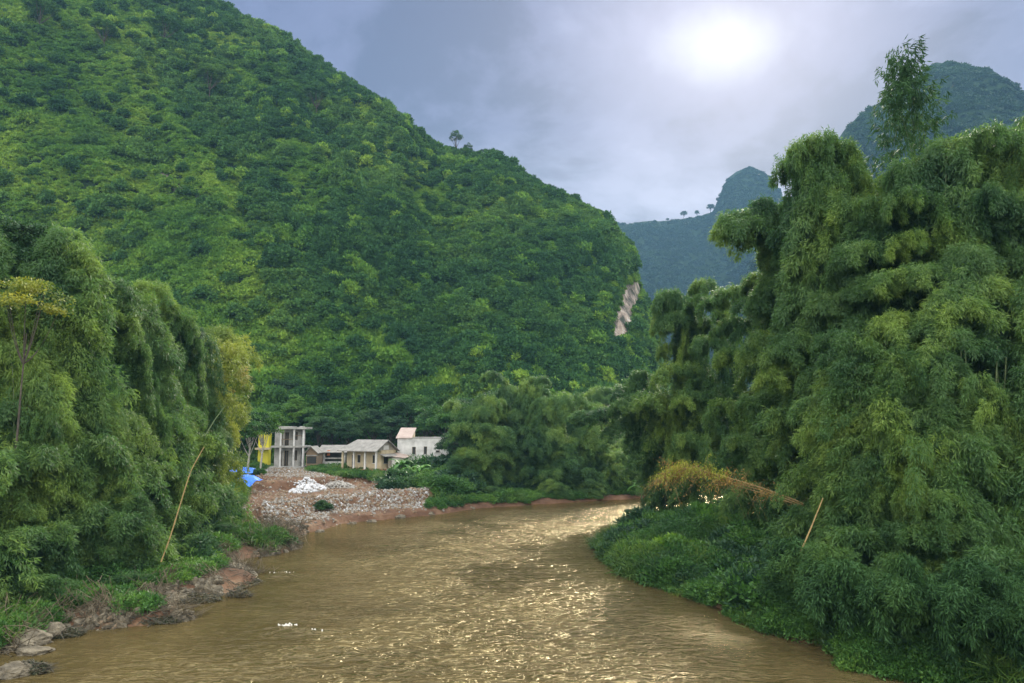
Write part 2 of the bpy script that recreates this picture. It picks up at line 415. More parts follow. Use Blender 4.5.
# water
def water_mat():
    m, t = new_mat('muddy_water')
    o = N(t, 'ShaderNodeOutputMaterial')
    g = N(t, 'ShaderNodeNewGeometry')
    mp = N(t, 'ShaderNodeMapping'); mp.inputs['Scale'].default_value = (0.6, 1.3, 1)
    mp.inputs['Rotation'].default_value = (0, 0, 0.12)
    t.links.new(g.outputs['Position'], mp.inputs[0])
    w1 = N(t, 'ShaderNodeTexNoise', inp={'Scale': 1.05, 'Detail': 3, 'Roughness': 0.55, 'Distortion': 0.8})
    w2 = N(t, 'ShaderNodeTexNoise', inp={'Scale': 3.4, 'Detail': 3, 'Roughness': 0.6})
    big = N(t, 'ShaderNodeTexNoise', inp={'Scale': 0.10, 'Detail': 4, 'Roughness': 0.6, 'Distortion': 0.6})
    for n in (w1, w2): t.links.new(mp.outputs[0], n.inputs['Vector'])
    t.links.new(g.outputs['Position'], big.inputs['Vector'])
    a = N(t, 'ShaderNodeAttribute', attribute_name='dirt')   # how fast and broken the flow is
    ruff = M(t, 'MULTIPLY', a.outputs['Fac'], M(t, 'ADD', M(t, 'MULTIPLY', M(t, 'SUBTRACT', big.outputs[0], 0.5), 2.6), 0.58, clamp=True))
    ruff = M(t, 'ADD', ruff, 0.16)
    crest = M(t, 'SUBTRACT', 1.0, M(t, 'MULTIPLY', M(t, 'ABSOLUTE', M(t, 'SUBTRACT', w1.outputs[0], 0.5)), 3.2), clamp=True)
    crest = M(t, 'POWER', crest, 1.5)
    hh = M(t, 'ADD', M(t, 'MULTIPLY', crest, 0.34), M(t, 'MULTIPLY', w2.outputs[0], 0.34))
    hh = M(t, 'MULTIPLY', hh, ruff)
    col = RAMP(t, big.outputs[0], [(0.35, (0.042, 0.031, 0.012)), (0.65, (0.075, 0.057, 0.023))])
    crest_glint = M(t, 'MULTIPLY', M(t, 'SUBTRACT', M(t, 'MULTIPLY', crest, w2.outputs[0]), 0.40), M(t, 'MULTIPLY', ruff, 3.8), clamp=True)
    col = MIX(t, M(t, 'MULTIPLY', crest_glint, 0.8), col, (0.34, 0.275, 0.14))  # pale glints painted into the colour along the ripple crests
    p = N(t, 'ShaderNodeBsdfPrincipled', inp={'Roughness': 0.10, 'IOR': 1.33, 'Specular IOR Level': 0.5, 'Specular Tint': (1.0, 0.84, 0.50, 1)})
    t.links.new(col, p.inputs['Base Color'])
    b = N(t, 'ShaderNodeBump', inp={'Strength': 1.0, 'Distance': 0.62})
    t.links.new(hh, b.inputs['Height']); t.links.new(b.outputs[0], p.inputs['Normal'])
    p.inputs['Specular IOR Level'].default_value = 0.0
    p.inputs['Roughness'].default_value = 0.6
    gl = N(t, 'ShaderNodeBsdfGlossy', inp={'Color': (0.88, 0.77, 0.53, 1), 'Roughness': 0.11})
    fr = N(t, 'ShaderNodeFresnel', inp={'IOR': 1.36})
    t.links.new(b.outputs[0], gl.inputs['Normal']); t.links.new(b.outputs[0], fr.inputs['Normal'])
    mx = N(t, 'ShaderNodeMixShader')
    t.links.new(fr.outputs[0], mx.inputs[0]); t.links.new(p.outputs[0], mx.inputs[1]); t.links.new(gl.outputs[0], mx.inputs[2])
    t.links.new(mx.outputs[0], o.inputs[0])
    return m
wx = np.unique(np.concatenate([np.linspace(-120, -36, 8), np.linspace(-36, 40, 305), np.linspace(40, 260, 90)]))
wy = np.unique(np.concatenate([np.linspace(-90, 22, 20), np.linspace(22, 75, 265), np.linspace(75, 160, 210)]))
WX, WY = np.meshgrid(wx, wy)
WSD = river_sdf(WX, WY)
flow = smooth(-WSD, 1.5, 12.0)
wave = 0.10 * fbm(WX * 0.55, WY * 0.9, o=3, s=21) + 0.05 * fbm(WX * 1.6, WY * 2.2, o=2, s=25)
wave = wave * flow * (0.5 + 0.8 * np.clip(fbm(WX * 0.08, WY * 0.08, o=2, s=31) + 0.4, 0, 1))
for (px, py, r, a) in [(282, 576, 1.0, 0.22), (286, 630, 0.8, 0.2), (310, 634, 0.9, 0.16), (345, 652, 0.8, 0.14), (300, 650, 1.0, 0.12), (250, 560, 1.2, 0.12)]:
    c = wat(px, py)
    dd = np.hypot((WX - c.x) / 1.6, WY - c.y) / r
    wave += a * np.exp(-dd * dd) * (1 + 0.7 * fbm(WX * 2, WY * 2, o=2, s=41))
wflow = flow * (0.35 + 0.65 * smooth(WX + 0.12 * WY, -12, 2))
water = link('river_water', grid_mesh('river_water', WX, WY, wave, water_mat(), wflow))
tag(water, kind='structure')
# broken white water over sunken stones
def foam(px, py, r, n, seed):
    c = wat(px, py); rg = np.random.default_rng(seed)
    V = []; Fc = []
    for i in range(n):
        x = c.x + rg.normal() * r * 0.9; y = c.y + rg.normal() * r * 0.35
        s = rg.uniform(0.01, 0.04); k = len(V)
        z = 0.12 + rg.uniform(0.0, 0.12)
        V += [(x - s * 1.8, y - s * 0.3, z - 0.10), (x + s * 1.6, y - s * 0.4, z - 0.10), (x + s, y + s * 0.4, z), (x - s * 0.9, y + s * 0.5, z)]
        Fc.append((k, k + 1, k + 2, k + 3))
    return V, Fc
V = []; Fc = []
for i, a in enumerate([(281, 575, 0.4, 60), (287, 628, 0.3, 60), (313, 633, 0.2, 16)]):
    v, f = foam(*a, 50 + i); k = len(V)
    V += v; Fc += [tuple(q + k for q in ff) for ff in f]
fo = link('white_water', mesh_np('white_water', np.array(V), np.array(Fc), plain_mat('foam', (0.45, 0.44, 0.40), (0.70, 0.69, 0.66), 3, 0.5)))
tag(fo, 'small white crests breaking on the brown river', 'foam', kind='stuff')

# ------------------------------------------------------------------ leaf clouds
def unit(v):
    return v / np.maximum(np.linalg.norm(v, axis=-1, keepdims=True), 1e-9)
def leaf_arrays(P, D, S, L, Wd):
    """rhombic leaves: base P, direction D, side S."""
    L = L[:, None]; Wd = Wd[:, None]
    Nn = np.cross(D, S)
    v = np.stack([P, P + D * L * 0.42 + S * Wd * 0.5 + Nn * Wd * 0.12, P + D * L - Nn * L * 0.06, P + D * L * 0.42 - S * Wd * 0.5 + Nn * Wd * 0.12], 1)
    n = len(P)
    f = np.arange(n * 4).reshape(n, 4)
    return v.reshape(-1, 3), f
def tube_arrays(pts, rad, k=5):
    pts = np.asarray(pts, float); rad = np.asarray(rad, float)
    T = unit(np.gradient(pts, axis=0))
    ref = np.where(np.abs(T[:, 2:3]) > 0.9, np.array([[1.0, 0, 0]]), np.array([[0, 0, 1.0]]))
    A = unit(np.cross(T, ref)); B = np.cross(T, A)
    an = np.linspace(0, 2 * np.pi, k, endpoint=False)
    v = pts[:, None] + rad[:, None, None] * (np.cos(an)[None, :, None] * A[:, None] + np.sin(an)[None, :, None] * B[:, None])
    m = len(pts); i = np.arange(m * k).reshape(m, k)
    f = np.stack([i[:-1], np.roll(i[:-1], -1, 1), np.roll(i[1:], -1, 1), i[1:]], -1).reshape(-1, 4)
    return v.reshape(-1, 3), f
def join(parts):
    vs, fs, k = [], [], 0
    for v, f in parts:
        vs.append(v); fs.append(f + k); k += len(v)
    return np.concatenate(vs), np.concatenate(fs)

def bamboo_unit(height, seed, dens=1.0, lean=0.28, droop=1.0, s0=0.22, spread=1.0, nbunch=80, tuftk=1.0, leafL=0.33, leafW=0.062):
    """a whole culm in local space: returns culm mesh arrays, leaf arrays, apex (r, z)."""
    rg = np.random.default_rng(seed)
    n = 40
    s = np.linspace(0, 1, n)
    L = height * 1.18
    # inclination from vertical grows towards the tip, which nods over
    inc = lean * 0.5 + lean * 0.7 * s + droop * 1.9 * np.clip((s - 0.58) / 0.42, 0, 1) ** 1.8
    dx = np.sin(inc); dz = np.cos(inc)
    x = np.concatenate([[0], np.cumsum((dx[1:] + dx[:-1]) / 2)]) * L / (n - 1)
    z = np.concatenate([[0], np.cumsum((dz[1:] + dz[:-1]) / 2)]) * L / (n - 1)
    y = 0.25 * np.sin(s * 3 + rg.uniform(0, 6)) * s
    C = np.stack([x, y, z], -1)
    r0 = 0.02 + height * 0.0024
    cul = tube_arrays(C, r0 * (1 - 0.85 * s), 5)
    # side plumes: arching branches, each a tuft of leaf bunches
    npl = int((1 - s0) * L * 1.9 * dens) + 3
    bs = s0 + (1 - s0) * (np.arange(npl) + rg.random(npl)) / npl
    bs = np.concatenate([bs, np.full(3, 0.985)])
    npl = len(bs)
    idx = bs * (n - 1); i0 = np.floor(idx).astype(int).clip(0, n - 2); fr = (idx - i0)[:, None]
    BP = C[i0] * (1 - fr) + C[i0 + 1] * fr
    az = np.arange(npl) * 2.4 + rg.uniform(-0.7, 0.7, npl)
    env = np.clip(0.55 + (bs - s0) / 0.3, 0.55, 1) * (1.0 - 0.45 * np.clip((bs - 0.82) / 0.18, 0, 1))
    bl = rg.uniform(0.8, 3.3, npl) * env * spread
    tk = rg.uniform(0.6, 1.5, npl)[:, None, None]
    nbun, nl = int(nbunch), 9
    t = 0.12 + 0.88 * rg.random((npl, nbun)) ** 0.75
    dirh = np.stack([np.cos(az), np.sin(az), 0 * az], -1)
    B = BP[:, None] + dirh[:, None] * (bl[:, None] * t)[..., None]
    B[..., 2] += bl[:, None] * (0.70 * t - 1.25 * t * t)
    tuft = tk * 0.20 * tuftk + 0.21 * tuftk * bl[:, None, None] * np.sin(np.pi * np.clip(t * 0.9 + 0.1, 0, 1))[..., None]
    o1 = unit(rg.normal(size=B.shape)); o1[..., 2] = o1[..., 2] * 0.8 - 0.15
    B = B + o1 * tuft * rg.random(t.shape)[..., None] ** 0.4
    bd = unit(o1 * 0.55 + dirh[:, None] * 0.30 + np.array([0, 0, -0.45]))
    P = B[:, :, None] + rg.normal(size=(npl, nbun, nl, 3)) * 0.10
    D = bd[:, :, None] * 0.75 + rg.normal(size=P.shape) * 0.42 + np.array([0, 0, -0.18])
    nb = npl; nl = nbun * nl
    P = P.reshape(-1, 3); D = unit(D.reshape(-1, 3))
    S = unit(np.cross(D, unit(rg.normal(size=D.shape) * 0.55 + np.array([0, 0, 0.9]))))
    m = len(P)
    Lf = leafL * rg.uniform(0.7, 1.2, m); Wf = leafW * rg.uniform(0.75, 1.25, m)
    lv = leaf_arrays(P, D, S, Lf, Wf)
    tint = np.clip(np.repeat(rg.random(nb), nl) * 0.6 + rg.random(m) * 0.4, 0, 1)
    ia = int(np.argmax(z))
    return cul, lv, tint, (float(x[ia]), float(z[ia]))

UNITS = {}
def units(kind, specs, mat):
    out_ = []
    for kw in specs:
        cul, lv, tint, apex = bamboo_unit(**kw)
        cm = mesh_np('culm_' + kind, cul[0], cul[1], MT['culm'], smooth_=True)
        lm = mesh_np('foliage_' + kind, lv[0], lv[1], MT[mat], tint)
        out_.append((cm, lm, apex))
    UNITS[kind] = out_
units('tall', [dict(height=22, seed=1), dict(height=22, seed=2, lean=0.36), dict(height=19, seed=3, lean=0.2, droop=1.2), dict(height=21, seed=15, lean=0.3, droop=0.8, dens=0.8), dict(height=20, seed=16, lean=0.42, droop=1.1, spread=1.15)], 'bamboo')
units('mid', [dict(height=14, seed=4, s0=0.15), dict(height=13, seed=5, s0=0.12, lean=0.4), dict(height=15, seed=6, s0=0.15, droop=1.25), dict(height=13, seed=17, s0=0.1, lean=0.3, spread=1.2, dens=0.85)], 'bamboo')
units('short', [dict(height=8, seed=7, s0=0.06), dict(height=7, seed=8, s0=0.05, lean=0.5), dict(height=8.5, seed=9, s0=0.06, lean=0.35, droop=1.3), dict(height=7.5, seed=18, s0=0.06, lean=0.3, spread=1.25, dens=0.8)], 'bamboo')
units('low', [dict(height=4, seed=10, s0=0.02, spread=0.9), dict(height=3.5, seed=12, s0=0.02, lean=0.55, spread=0.9)], 'bamboo')
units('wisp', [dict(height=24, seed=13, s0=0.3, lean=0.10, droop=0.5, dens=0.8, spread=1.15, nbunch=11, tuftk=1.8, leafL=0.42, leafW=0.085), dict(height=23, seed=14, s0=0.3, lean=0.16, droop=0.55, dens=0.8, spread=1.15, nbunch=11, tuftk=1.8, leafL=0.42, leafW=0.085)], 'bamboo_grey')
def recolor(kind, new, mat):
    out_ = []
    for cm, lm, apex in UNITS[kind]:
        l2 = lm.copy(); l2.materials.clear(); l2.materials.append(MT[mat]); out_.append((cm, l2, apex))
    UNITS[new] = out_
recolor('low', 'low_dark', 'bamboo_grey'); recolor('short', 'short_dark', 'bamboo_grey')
recolor('mid', 'mid_yellow', 'bamboo_yellow'); recolor('short', 'short_yellow', 'bamboo_yellow')

def add_culm(clump, base, apex, kind=None, var=None):
    """place one culm of a clump so that it rises from base (world) and its bend reaches apex (world)."""
    d = Vector(apex) - Vector(base)
    h = max(d.z, 1.2); r = math.hypot(d.x, d.y)
    if kind is None:
        kind = 'tall' if h > 15.5 else 'mid' if h > 9.5 else 'short' if h > 5 else 'low'
    us = UNITS[kind]
    if var is None:
        var = min(range(len(us)), key=lambda i: abs(us[i][2][0] / us[i][2][1] - r / h) + random.random() * 0.15)
    cm, lm, (ar, az) = us[var]
    sz = h / az; sr = min(max(r / ar, 0.45 * sz), 1.7 * sz)
    # keep foliage proportions: width scale stays near the length scale
    ang = math.atan2(d.y, d.x)
    base = (apex[0] - math.cos(ang) * sr * ar, apex[1] - math.sin(ang) * sr * ar, base[2])
    c = bpy.data.objects.new('culm', cm); sc.collection.objects.link(c)
    c.parent = clump
    c.location = Vector(base) - clump.location
    c.rotation_euler = (0, 0, ang)
    sw = min(max(sz, 0.8), 1.25)
    c.scale = (sr, sw, sz)
    f = bpy.data.objects.new('foliage', lm); sc.collection.objects.link(f)
    f.parent = c
    return c

# ------------------------------------------------------------------ broadleaf trees, bushes
def tree_unit(height, crown_r, seed, mat, bark='bark', nclus=70, nleaf=150, leaf=0.26, crown_h=None, base=0.3, clr=0.75, trunk_r=None, att=0.55):
    rg = np.random.default_rng(seed)
    crown_h = crown_h or height * (1 - base)
    cz = height - crown_h * 0.5
    tr = trunk_r or height * 0.018
    parts = []
    n = 9; s = np.linspace(0, 1, n)
    trunk = np.stack([0.05 * height * np.sin(s * 2.2 + seed) * s, 0.04 * height * np.sin(s * 3.1 + seed * 2) * s, s * height * 0.8], -1)
    parts.append(tube_arrays(trunk, tr * (1 - 0.75 * s), 7))
    # cluster centres: uneven lobes in the crown's shell
    u = unit(rg.normal(size=(nclus, 3))); u[:, 2] = np.abs(u[:, 2]) * 1.25 - 0.35
    u = unit(u)
    rad = (0.45 + 0.55 * rg.random(nclus) ** 0.5) * (0.85 + 0.3 * vnoise(u[:, 0] * 1.6 + seed, u[:, 1] * 1.6, u[:, 2] * 1.6, s=seed))
    Cc = u * rad[:, None] * np.array([crown_r, crown_r, crown_h * 0.5]) + np.array([trunk[-1, 0] * 0.8, trunk[-1, 1] * 0.8, cz])
    for i in range(0, nclus, 4):
        c = Cc[i]; st = trunk[int(np.clip((c[2] * att) / (height * 0.8) * (n - 1), 1, n - 2))]
        q = np.linspace(0, 1, 6)[:, None]
        mid = (st + c) / 2 + np.array([0, 0, -0.06 * height])
        pts = (1 - q) ** 2 * st + 2 * q * (1 - q) * mid + q * q * c
        parts.append(tube_arrays(pts, tr * 0.42 * (1 - 0.8 * q[:, 0]), 4))
    tv, tf = join(parts)
    cr = clr * (0.7 + 0.6 * rg.random(nclus))
    o_ = unit(rg.normal(size=(nclus, nleaf, 3)))
    o_[..., 2] = np.abs(o_[..., 2]) * 0.9 - 0.25
    rr = rg.random((nclus, nleaf, 1)) ** 0.4
    P = Cc[:, None] + o_ * rr * cr[:, None, None] * np.array([1.15, 1.15, 0.75])
    D = unit((o_ * 0.8 + rg.normal(size=P.shape) * 0.6 + np.array([0, 0, -0.25])).reshape(-1, 3))
    S = unit(np.cross(D, unit(rg.normal(size=D.shape) * 0.6 + np.array([0, 0, 1.0]))))
    P = P.reshape(-1, 3); m = len(P)
    lv = leaf_arrays(P, D, S, leaf * rg.uniform(0.7, 1.3, m), leaf * 0.55 * rg.uniform(0.7, 1.3, m))
    tint = np.clip(np.repeat(rg.random(nclus), nleaf) * 0.6 + rg.random(m) * 0.4, 0, 1)
    tm = mesh_np('trunk', tv, tf, MT[bark], smooth_=True)
    cm = mesh_np('crown', lv[0], lv[1], MT[mat], tint)
    return tm, cm, height
TREES = {
    'green': [tree_unit(9, 3.6, 31, 'tree'), tree_unit(10, 3.3, 32, 'tree', nclus=80), tree_unit(8, 3.8, 33, 'tree')],
    'dark': [tree_unit(10, 3.4, 34, 'tree_dark', nclus=80), tree_unit(9, 3.8, 35, 'tree_dark')],
    'slim': [tree_unit(8, 2.2, 36, 'tree', 'bark_pale', nclus=45, base=0.42)],
    'flower': [tree_unit(20, 2.2, 37, 'flower', nclus=26, nleaf=100, leaf=0.2, crown_h=4.0, trunk_r=0.13, att=0.82)],
    'high': [tree_unit(26, 2.8, 47, 'tree_dark', nclus=90, nleaf=170, leaf=0.24, crown_h=9, trunk_r=0.2, att=0.75)],
    'ridge': [tree_unit(9, 2.8, 38, 'tree_dark', nclus=14, nleaf=90, leaf=0.34, base=0.55, clr=0.8, trunk_r=0.26),
              tree_unit(8, 2.2, 39, 'tree_dark', nclus=12, nleaf=110, leaf=0.34, base=0.5, clr=0.75, trunk_r=0.2)],
    'umbrella': [tree_unit(16, 6.5, 40, 'hilltree', 'bark', nclus=46, nleaf=120, leaf=0.5, base=0.62, clr=1.2, trunk_r=0.28)],
}
def add_tree(kind, var, loc, h, label, group=None, name='tree', w=1.0, rz=None, cat='tree'):
    tm, cm, h0 = TREES[kind][var % len(TREES[kind])]
    s = h / h0
    e = empty(name, loc, random.uniform(0, 6.28) if rz is None else rz)
    e.scale = (s * w, s * w, s)
    tag(e, label, cat, group)
    a = bpy.data.objects.new('trunk', tm); sc.collection.objects.link(a); a.parent = e
    b = bpy.data.objects.new('crown', cm); sc.collection.objects.link(b); b.parent = e
    return e

def bush_arrays(r, h, seed, nclus=26, nleaf=60, leaf=0.3, aspect=0.45, clr=0.5, up=0.2):
    rg = np.random.default_rng(seed)
    u = unit(rg.normal(size=(nclus, 3))); u[:, 2] = np.abs(u[:, 2])
    rad = 0.5 + 0.5 * rg.random(nclus)
    Cc = u * rad[:, None] * np.array([r, r, h * 0.8])
    o_ = unit(rg.normal(size=(nclus, nleaf, 3))); o_[..., 2] = np.abs(o_[..., 2]) * 0.9 - 0.2
    P = Cc[:, None] + o_ * (rg.random((nclus, nleaf, 1)) ** 0.4) * clr * np.array([1.1, 1.1, 0.8])
    D = unit((o_ * 0.8 + rg.normal(size=P.shape) * 0.55 + np.array([0, 0, up])).reshape(-1, 3))
    S = unit(np.cross(D, unit(rg.normal(size=D.shape) * 0.6 + np.array([0, 0, 1.0]))))
    P = P.reshape(-1, 3); m = len(P)
    P[:, 2] = np.maximum(P[:, 2], -0.2)
    lv = leaf_arrays(P, D, S, leaf * rg.uniform(0.7, 1.3, m), leaf * aspect * rg.uniform(0.7, 1.3, m))
    tint = np.clip(np.repeat(rg.random(nclus), nleaf) * 0.6 + rg.random(m) * 0.4, 0, 1)
    return lv[0], lv[1], tint
def bush_mesh(nm, mat, *a, **k):
    v, f, t = bush_arrays(*a, **k)
    return mesh_np(nm, v, f, MT[mat], t)
BUSH2 = [bush_mesh('bush', 'tree_dark', 1.1, 1.5, 150 + i, nclus=40, nleaf=80, leaf=0.24, clr=0.45) for i in range(2)] + [bush_mesh('bush', 'tree', 1.1, 1.6, 160 + i, nclus=40, nleaf=70, leaf=0.15, aspect=0.25, clr=0.5) for i in range(2)]
BUSH = [bush_mesh('bush', 'bush', 1.1, 1.3, 50 + i, nclus=40, nleaf=80, leaf=0.19, clr=0.42) for i in range(4)]
def grass_tuft(nm, mat, r, h, n, seed, w=0.035):
    rg = np.random.default_rng(seed)
    a = rg.uniform(0, 6.28, n); q = r * np.sqrt(rg.random(n))
    P = np.stack([q * np.cos(a), q * np.sin(a), 0 * a], -1)
    D = unit(np.stack([np.cos(a) * 0.5, np.sin(a) * 0.5, 1.2 + 0 * a], -1) + rg.normal(size=(n, 3)) * 0.35)
    S = unit(np.cross(D, unit(rg.normal(size=(n, 3)))))
    Lh = h * rg.uniform(0.6, 1.2, n)
    mid = P + D * (Lh * 0.55)[:, None]
    tip = mid + unit(D + np.array([0, 0, -0.9]) + rg.normal(size=(n, 3)) * 0.3) * (Lh * 0.55)[:, None]
    ww = (w * rg.uniform(0.7, 1.3, n))[:, None] * S
    v = np.stack([P - ww * 0.5, P + ww * 0.5, mid + ww * 0.5, mid - ww * 0.5, tip + ww * 0.12, tip - ww * 0.12], 1).reshape(-1, 3)
    i = np.arange(n)[:, None] * 6
    f = np.concatenate([i + np.array([[0, 1, 2, 3]]), i + np.array([[3, 2, 4, 5]])])
    t = rg.random(n)
    return mesh_np(nm, v, f, MT[mat], np.concatenate([t, t]))

# ------------------------------------------------------------------ scattered stuff (one object each)
def scatter(name, pts, rot, scl, idx, sources, label, cat):
    """one stuff object: a point cloud mesh whose points carry copies of the source meshes."""
    col = bpy.data.collections.new(name + '_sources')
    for i, me in enumerate(sources):
        o = bpy.data.objects.new('%s_source_%02d' % (name, i), me)
        col.objects.link(o)
    me = bpy.data.meshes.new(name)
    me.vertices.add(len(pts)); me.vertices.foreach_set('co', np.ascontiguousarray(pts, np.float32).ravel())
    for nm, ty, arr, key in (('rot', 'FLOAT_VECTOR', rot, 'vector'), ('scl', 'FLOAT_VECTOR', scl, 'vector'), ('pick', 'INT', idx, 'value')):
        a = me.attributes.new(nm, ty, 'POINT')
        a.data.foreach_set(key, np.ascontiguousarray(arr, np.int32 if ty == 'INT' else np.float32).ravel())
    o = link(name, me)
    ng = bpy.data.node_groups.new(name + '_nodes', 'GeometryNodeTree')
    ng.interface.new_socket('Geometry', in_out='INPUT', socket_type='NodeSocketGeometry')
    ng.interface.new_socket('Geometry', in_out='OUTPUT', socket_type='NodeSocketGeometry')
    gi = ng.nodes.new('NodeGroupInput'); go = ng.nodes.new('NodeGroupOutput')
    ip = ng.nodes.new('GeometryNodeInstanceOnPoints')
    ci = ng.nodes.new('GeometryNodeCollectionInfo')
    ci.inputs[0].default_value = col
    ci.inputs[1].default_value = True; ci.inputs[2].default_value = True
    def na(nm, ty):
        n = ng.nodes.new('GeometryNodeInputNamedAttribute'); n.data_type = ty; n.inputs[0].default_value = nm
        return [s for s in n.outputs if s.enabled][0]
    L_ = ng.links.new
    L_(gi.outputs[0], ip.inputs['Points']); L_(ci.outputs[0], ip.inputs['Instance'])
    ip.inputs['Pick Instance'].default_value = True
    L_(na('pick', 'INT'), ip.inputs['Instance Index'])
    e2r = ng.nodes.new('FunctionNodeEulerToRotation')
    L_(na('rot', 'FLOAT_VECTOR'), e2r.inputs[0]); L_(e2r.outputs[0], ip.inputs['Rotation'])
    L_(na('scl', 'FLOAT_VECTOR'), ip.inputs['Scale'])
    L_(ip.outputs[0], go.inputs[0])
    md = o.modifiers.new('scatter', 'NODES'); md.node_group = ng
    tag(o, label, cat, kind='stuff')
    return o
def rz_rot(n, rg, tilt=0.15):
    return np.stack([rg.normal(size=n) * tilt, rg.normal(size=n) * tilt, rg.uniform(0, 6.28, n)], -1)

# ------------------------------------------------------------------ the big hill
RIDGE = [(-420, -330), (0, -130), (120, -60), (225, 2), (270, 26), (300, 52), (345, 83), (395, 112), (428, 146), (455, 153), (495, 158), (520, 180), (560, 203), (600, 222), (622, 245), (636, 268), (643, 292), (648, 330), (656, 372), (668, 408), (690, 432), (720, 440)]
rp = np.array(RIDGE, float)
def ridge_z_over_y(u):
    px = u * F * 1.0 + 512
    py = np.interp(px, rp[:, 0], rp[:, 1])
    return (424.5 - py) / F          # tangent of the elevation (pitch handled as shift; small)
def gully(X, Y):
    return 0.45 - 1.6 * np.abs(fbm((X + Y) * 0.02, (X - Y) * 0.006, o=3, s=88))
def hill_point(u, v):
    Yr = np.interp(u, [-1.3, -0.7, -0.39, -0.08, 0.1, 0.17, 0.28], [360, 350, 340, 325, 300, 285, 270])
    Yb = np.interp(u, [-1.3, -0.4, 0.0, 0.1, 0.2, 0.28], [150, 158, 160, 165, 185, 200])
    e = ridge_z_over_y(u)
    vv = np.minimum(v, 1.0)
    Y = Yb + (Yr - Yb) * v
    zr = e * Yr
    base_gain = np.where(vv < 1, vv ** 0.93, 1)
    z = (zr + H - 3.5) * base_gain + 3.5
    over = np.maximum(v - 1, 0)
    z = z - (over * 2.2) ** 1.5 * 60
    X = u * Y
    # relief: spurs, gullies and ledges, fading out at the foot and the crest
    amp = smooth(vv, 0.0, 0.15) * (1 - 0.75 * smooth(vv, 0.8, 1.0)) * smooth(-u, -0.28, -0.05)
    rel = 9 * fbm(X * 0.014 + 2, Y * 0.02, o=3, s=61) + 3.5 * (1 - 2 * np.abs(fbm((X + Y * 0.5) * 0.03, (Y) * 0.03, o=3, s=66)))
    rel = rel + 2.2 * fbm(X * 0.07, Y * 0.10, o=3, s=70) - 1.8 * np.abs(fbm(X * 0.045, Y * 0.11, o=2, s=72))
    rel = rel + 4.0 * gully(X, Y)
    z = z + amp * rel
    return X, Y, z
def hill_rock(px, py, z, y):
    return 0
us = np.unique(np.concatenate([np.linspace(-1.15, 0.05, 260), np.linspace(0.05, 0.30, 200)]))
vs2 = np.concatenate([np.linspace(-0.12, 1.0, 210), np.linspace(1.02, 1.7, 24)])
HU, HV = np.meshgrid(us, vs2)
HX, HY, HZ = hill_point(HU, HV)
HZ = np.where(HV < 0, -4, HZ)
def to_px(x, y, z):
    a = x; dz = z - H
    c = y * math.cos(PITCH) + dz * math.sin(PITCH)
    w = -y * math.sin(PITCH) + dz * math.cos(PITCH)
    return 512 + F * a / c, 341.5 - F * w / c
def seg_dist(px, py, poly):
    d = np.full(np.shape(px), 1e9)
    for (ax, ay, r), (bx, by, r2) in zip(poly[:-1], poly[1:]):
        ex, ey = bx - ax, by - ay
        t = np.clip(((px - ax) * ex + (py - ay) * ey) / (ex * ex + ey * ey), 0, 1)
        d = np.minimum(d, np.hypot(px - ax - t * ex, py - ay - t * ey) - (r + (r2 - r) * t))
    return d
CLIFF = [(636, 282, 4), (629, 302, 8), (621, 320, 8), (617, 338, 7)]
# where the bare cliff lies, as a strip of the hill face
hpx, hpy = to_px(HX, HY, HZ)
rockw = (1 - smooth(seg_dist(hpx, hpy, CLIFF) + 6 * fbm(HX * .16, HZ * .12, o=3, s=3), -1, 3)) * (HV < 1)
scar = (1 - smooth(seg_dist(hpx, hpy, [(150, 160, 2), (175, 188, 2), (212, 205, 2), (232, 216, 1)]), -1, 2)) * 0.6 * (HV < 1)
rockw = np.maximum(rockw, scar)
hill = link('hillside', grid_mesh('hillside', HX, HY, HZ, hill_ground_mat('hill_soil'), rockw))
tag(hill, kind='structure')

HB = [bush_mesh('hill_bush', 'hill', 2.0, 1.9, 80 + i, nclus=22, nleaf=26, leaf=0.62, aspect=0.6, clr=0.75) for i in range(5)]
def canopy_mesh(nm, mat, r, h, seed):
    v, f, t = bush_arrays(r, h * 0.55, seed, nclus=34, nleaf=26, leaf=0.7, aspect=0.6, clr=0.85)
    v = v.copy(); v[:, 2] += h * 0.35
    tv, tf = tube_arrays(np.array([[0, 0, -1], [0.1, 0, h * 0.3], [0, 0.1, h * 0.7]]), np.array([0.2, 0.16, 0.06]), 5)
    vv, ff = join([(v, f), (tv, tf)])
    return mesh_np(nm, vv, ff, MT[mat], np.concatenate([t, np.zeros(len(tf))]))
HT = [canopy_mesh('hill_tree', 'hilltree', 2.6, 6.0, 90), canopy_mesh('hill_tree', 'hilltree', 2.2, 6.5, 91), canopy_mesh('hill_tree', 'hill', 2.6, 5.5, 92)]
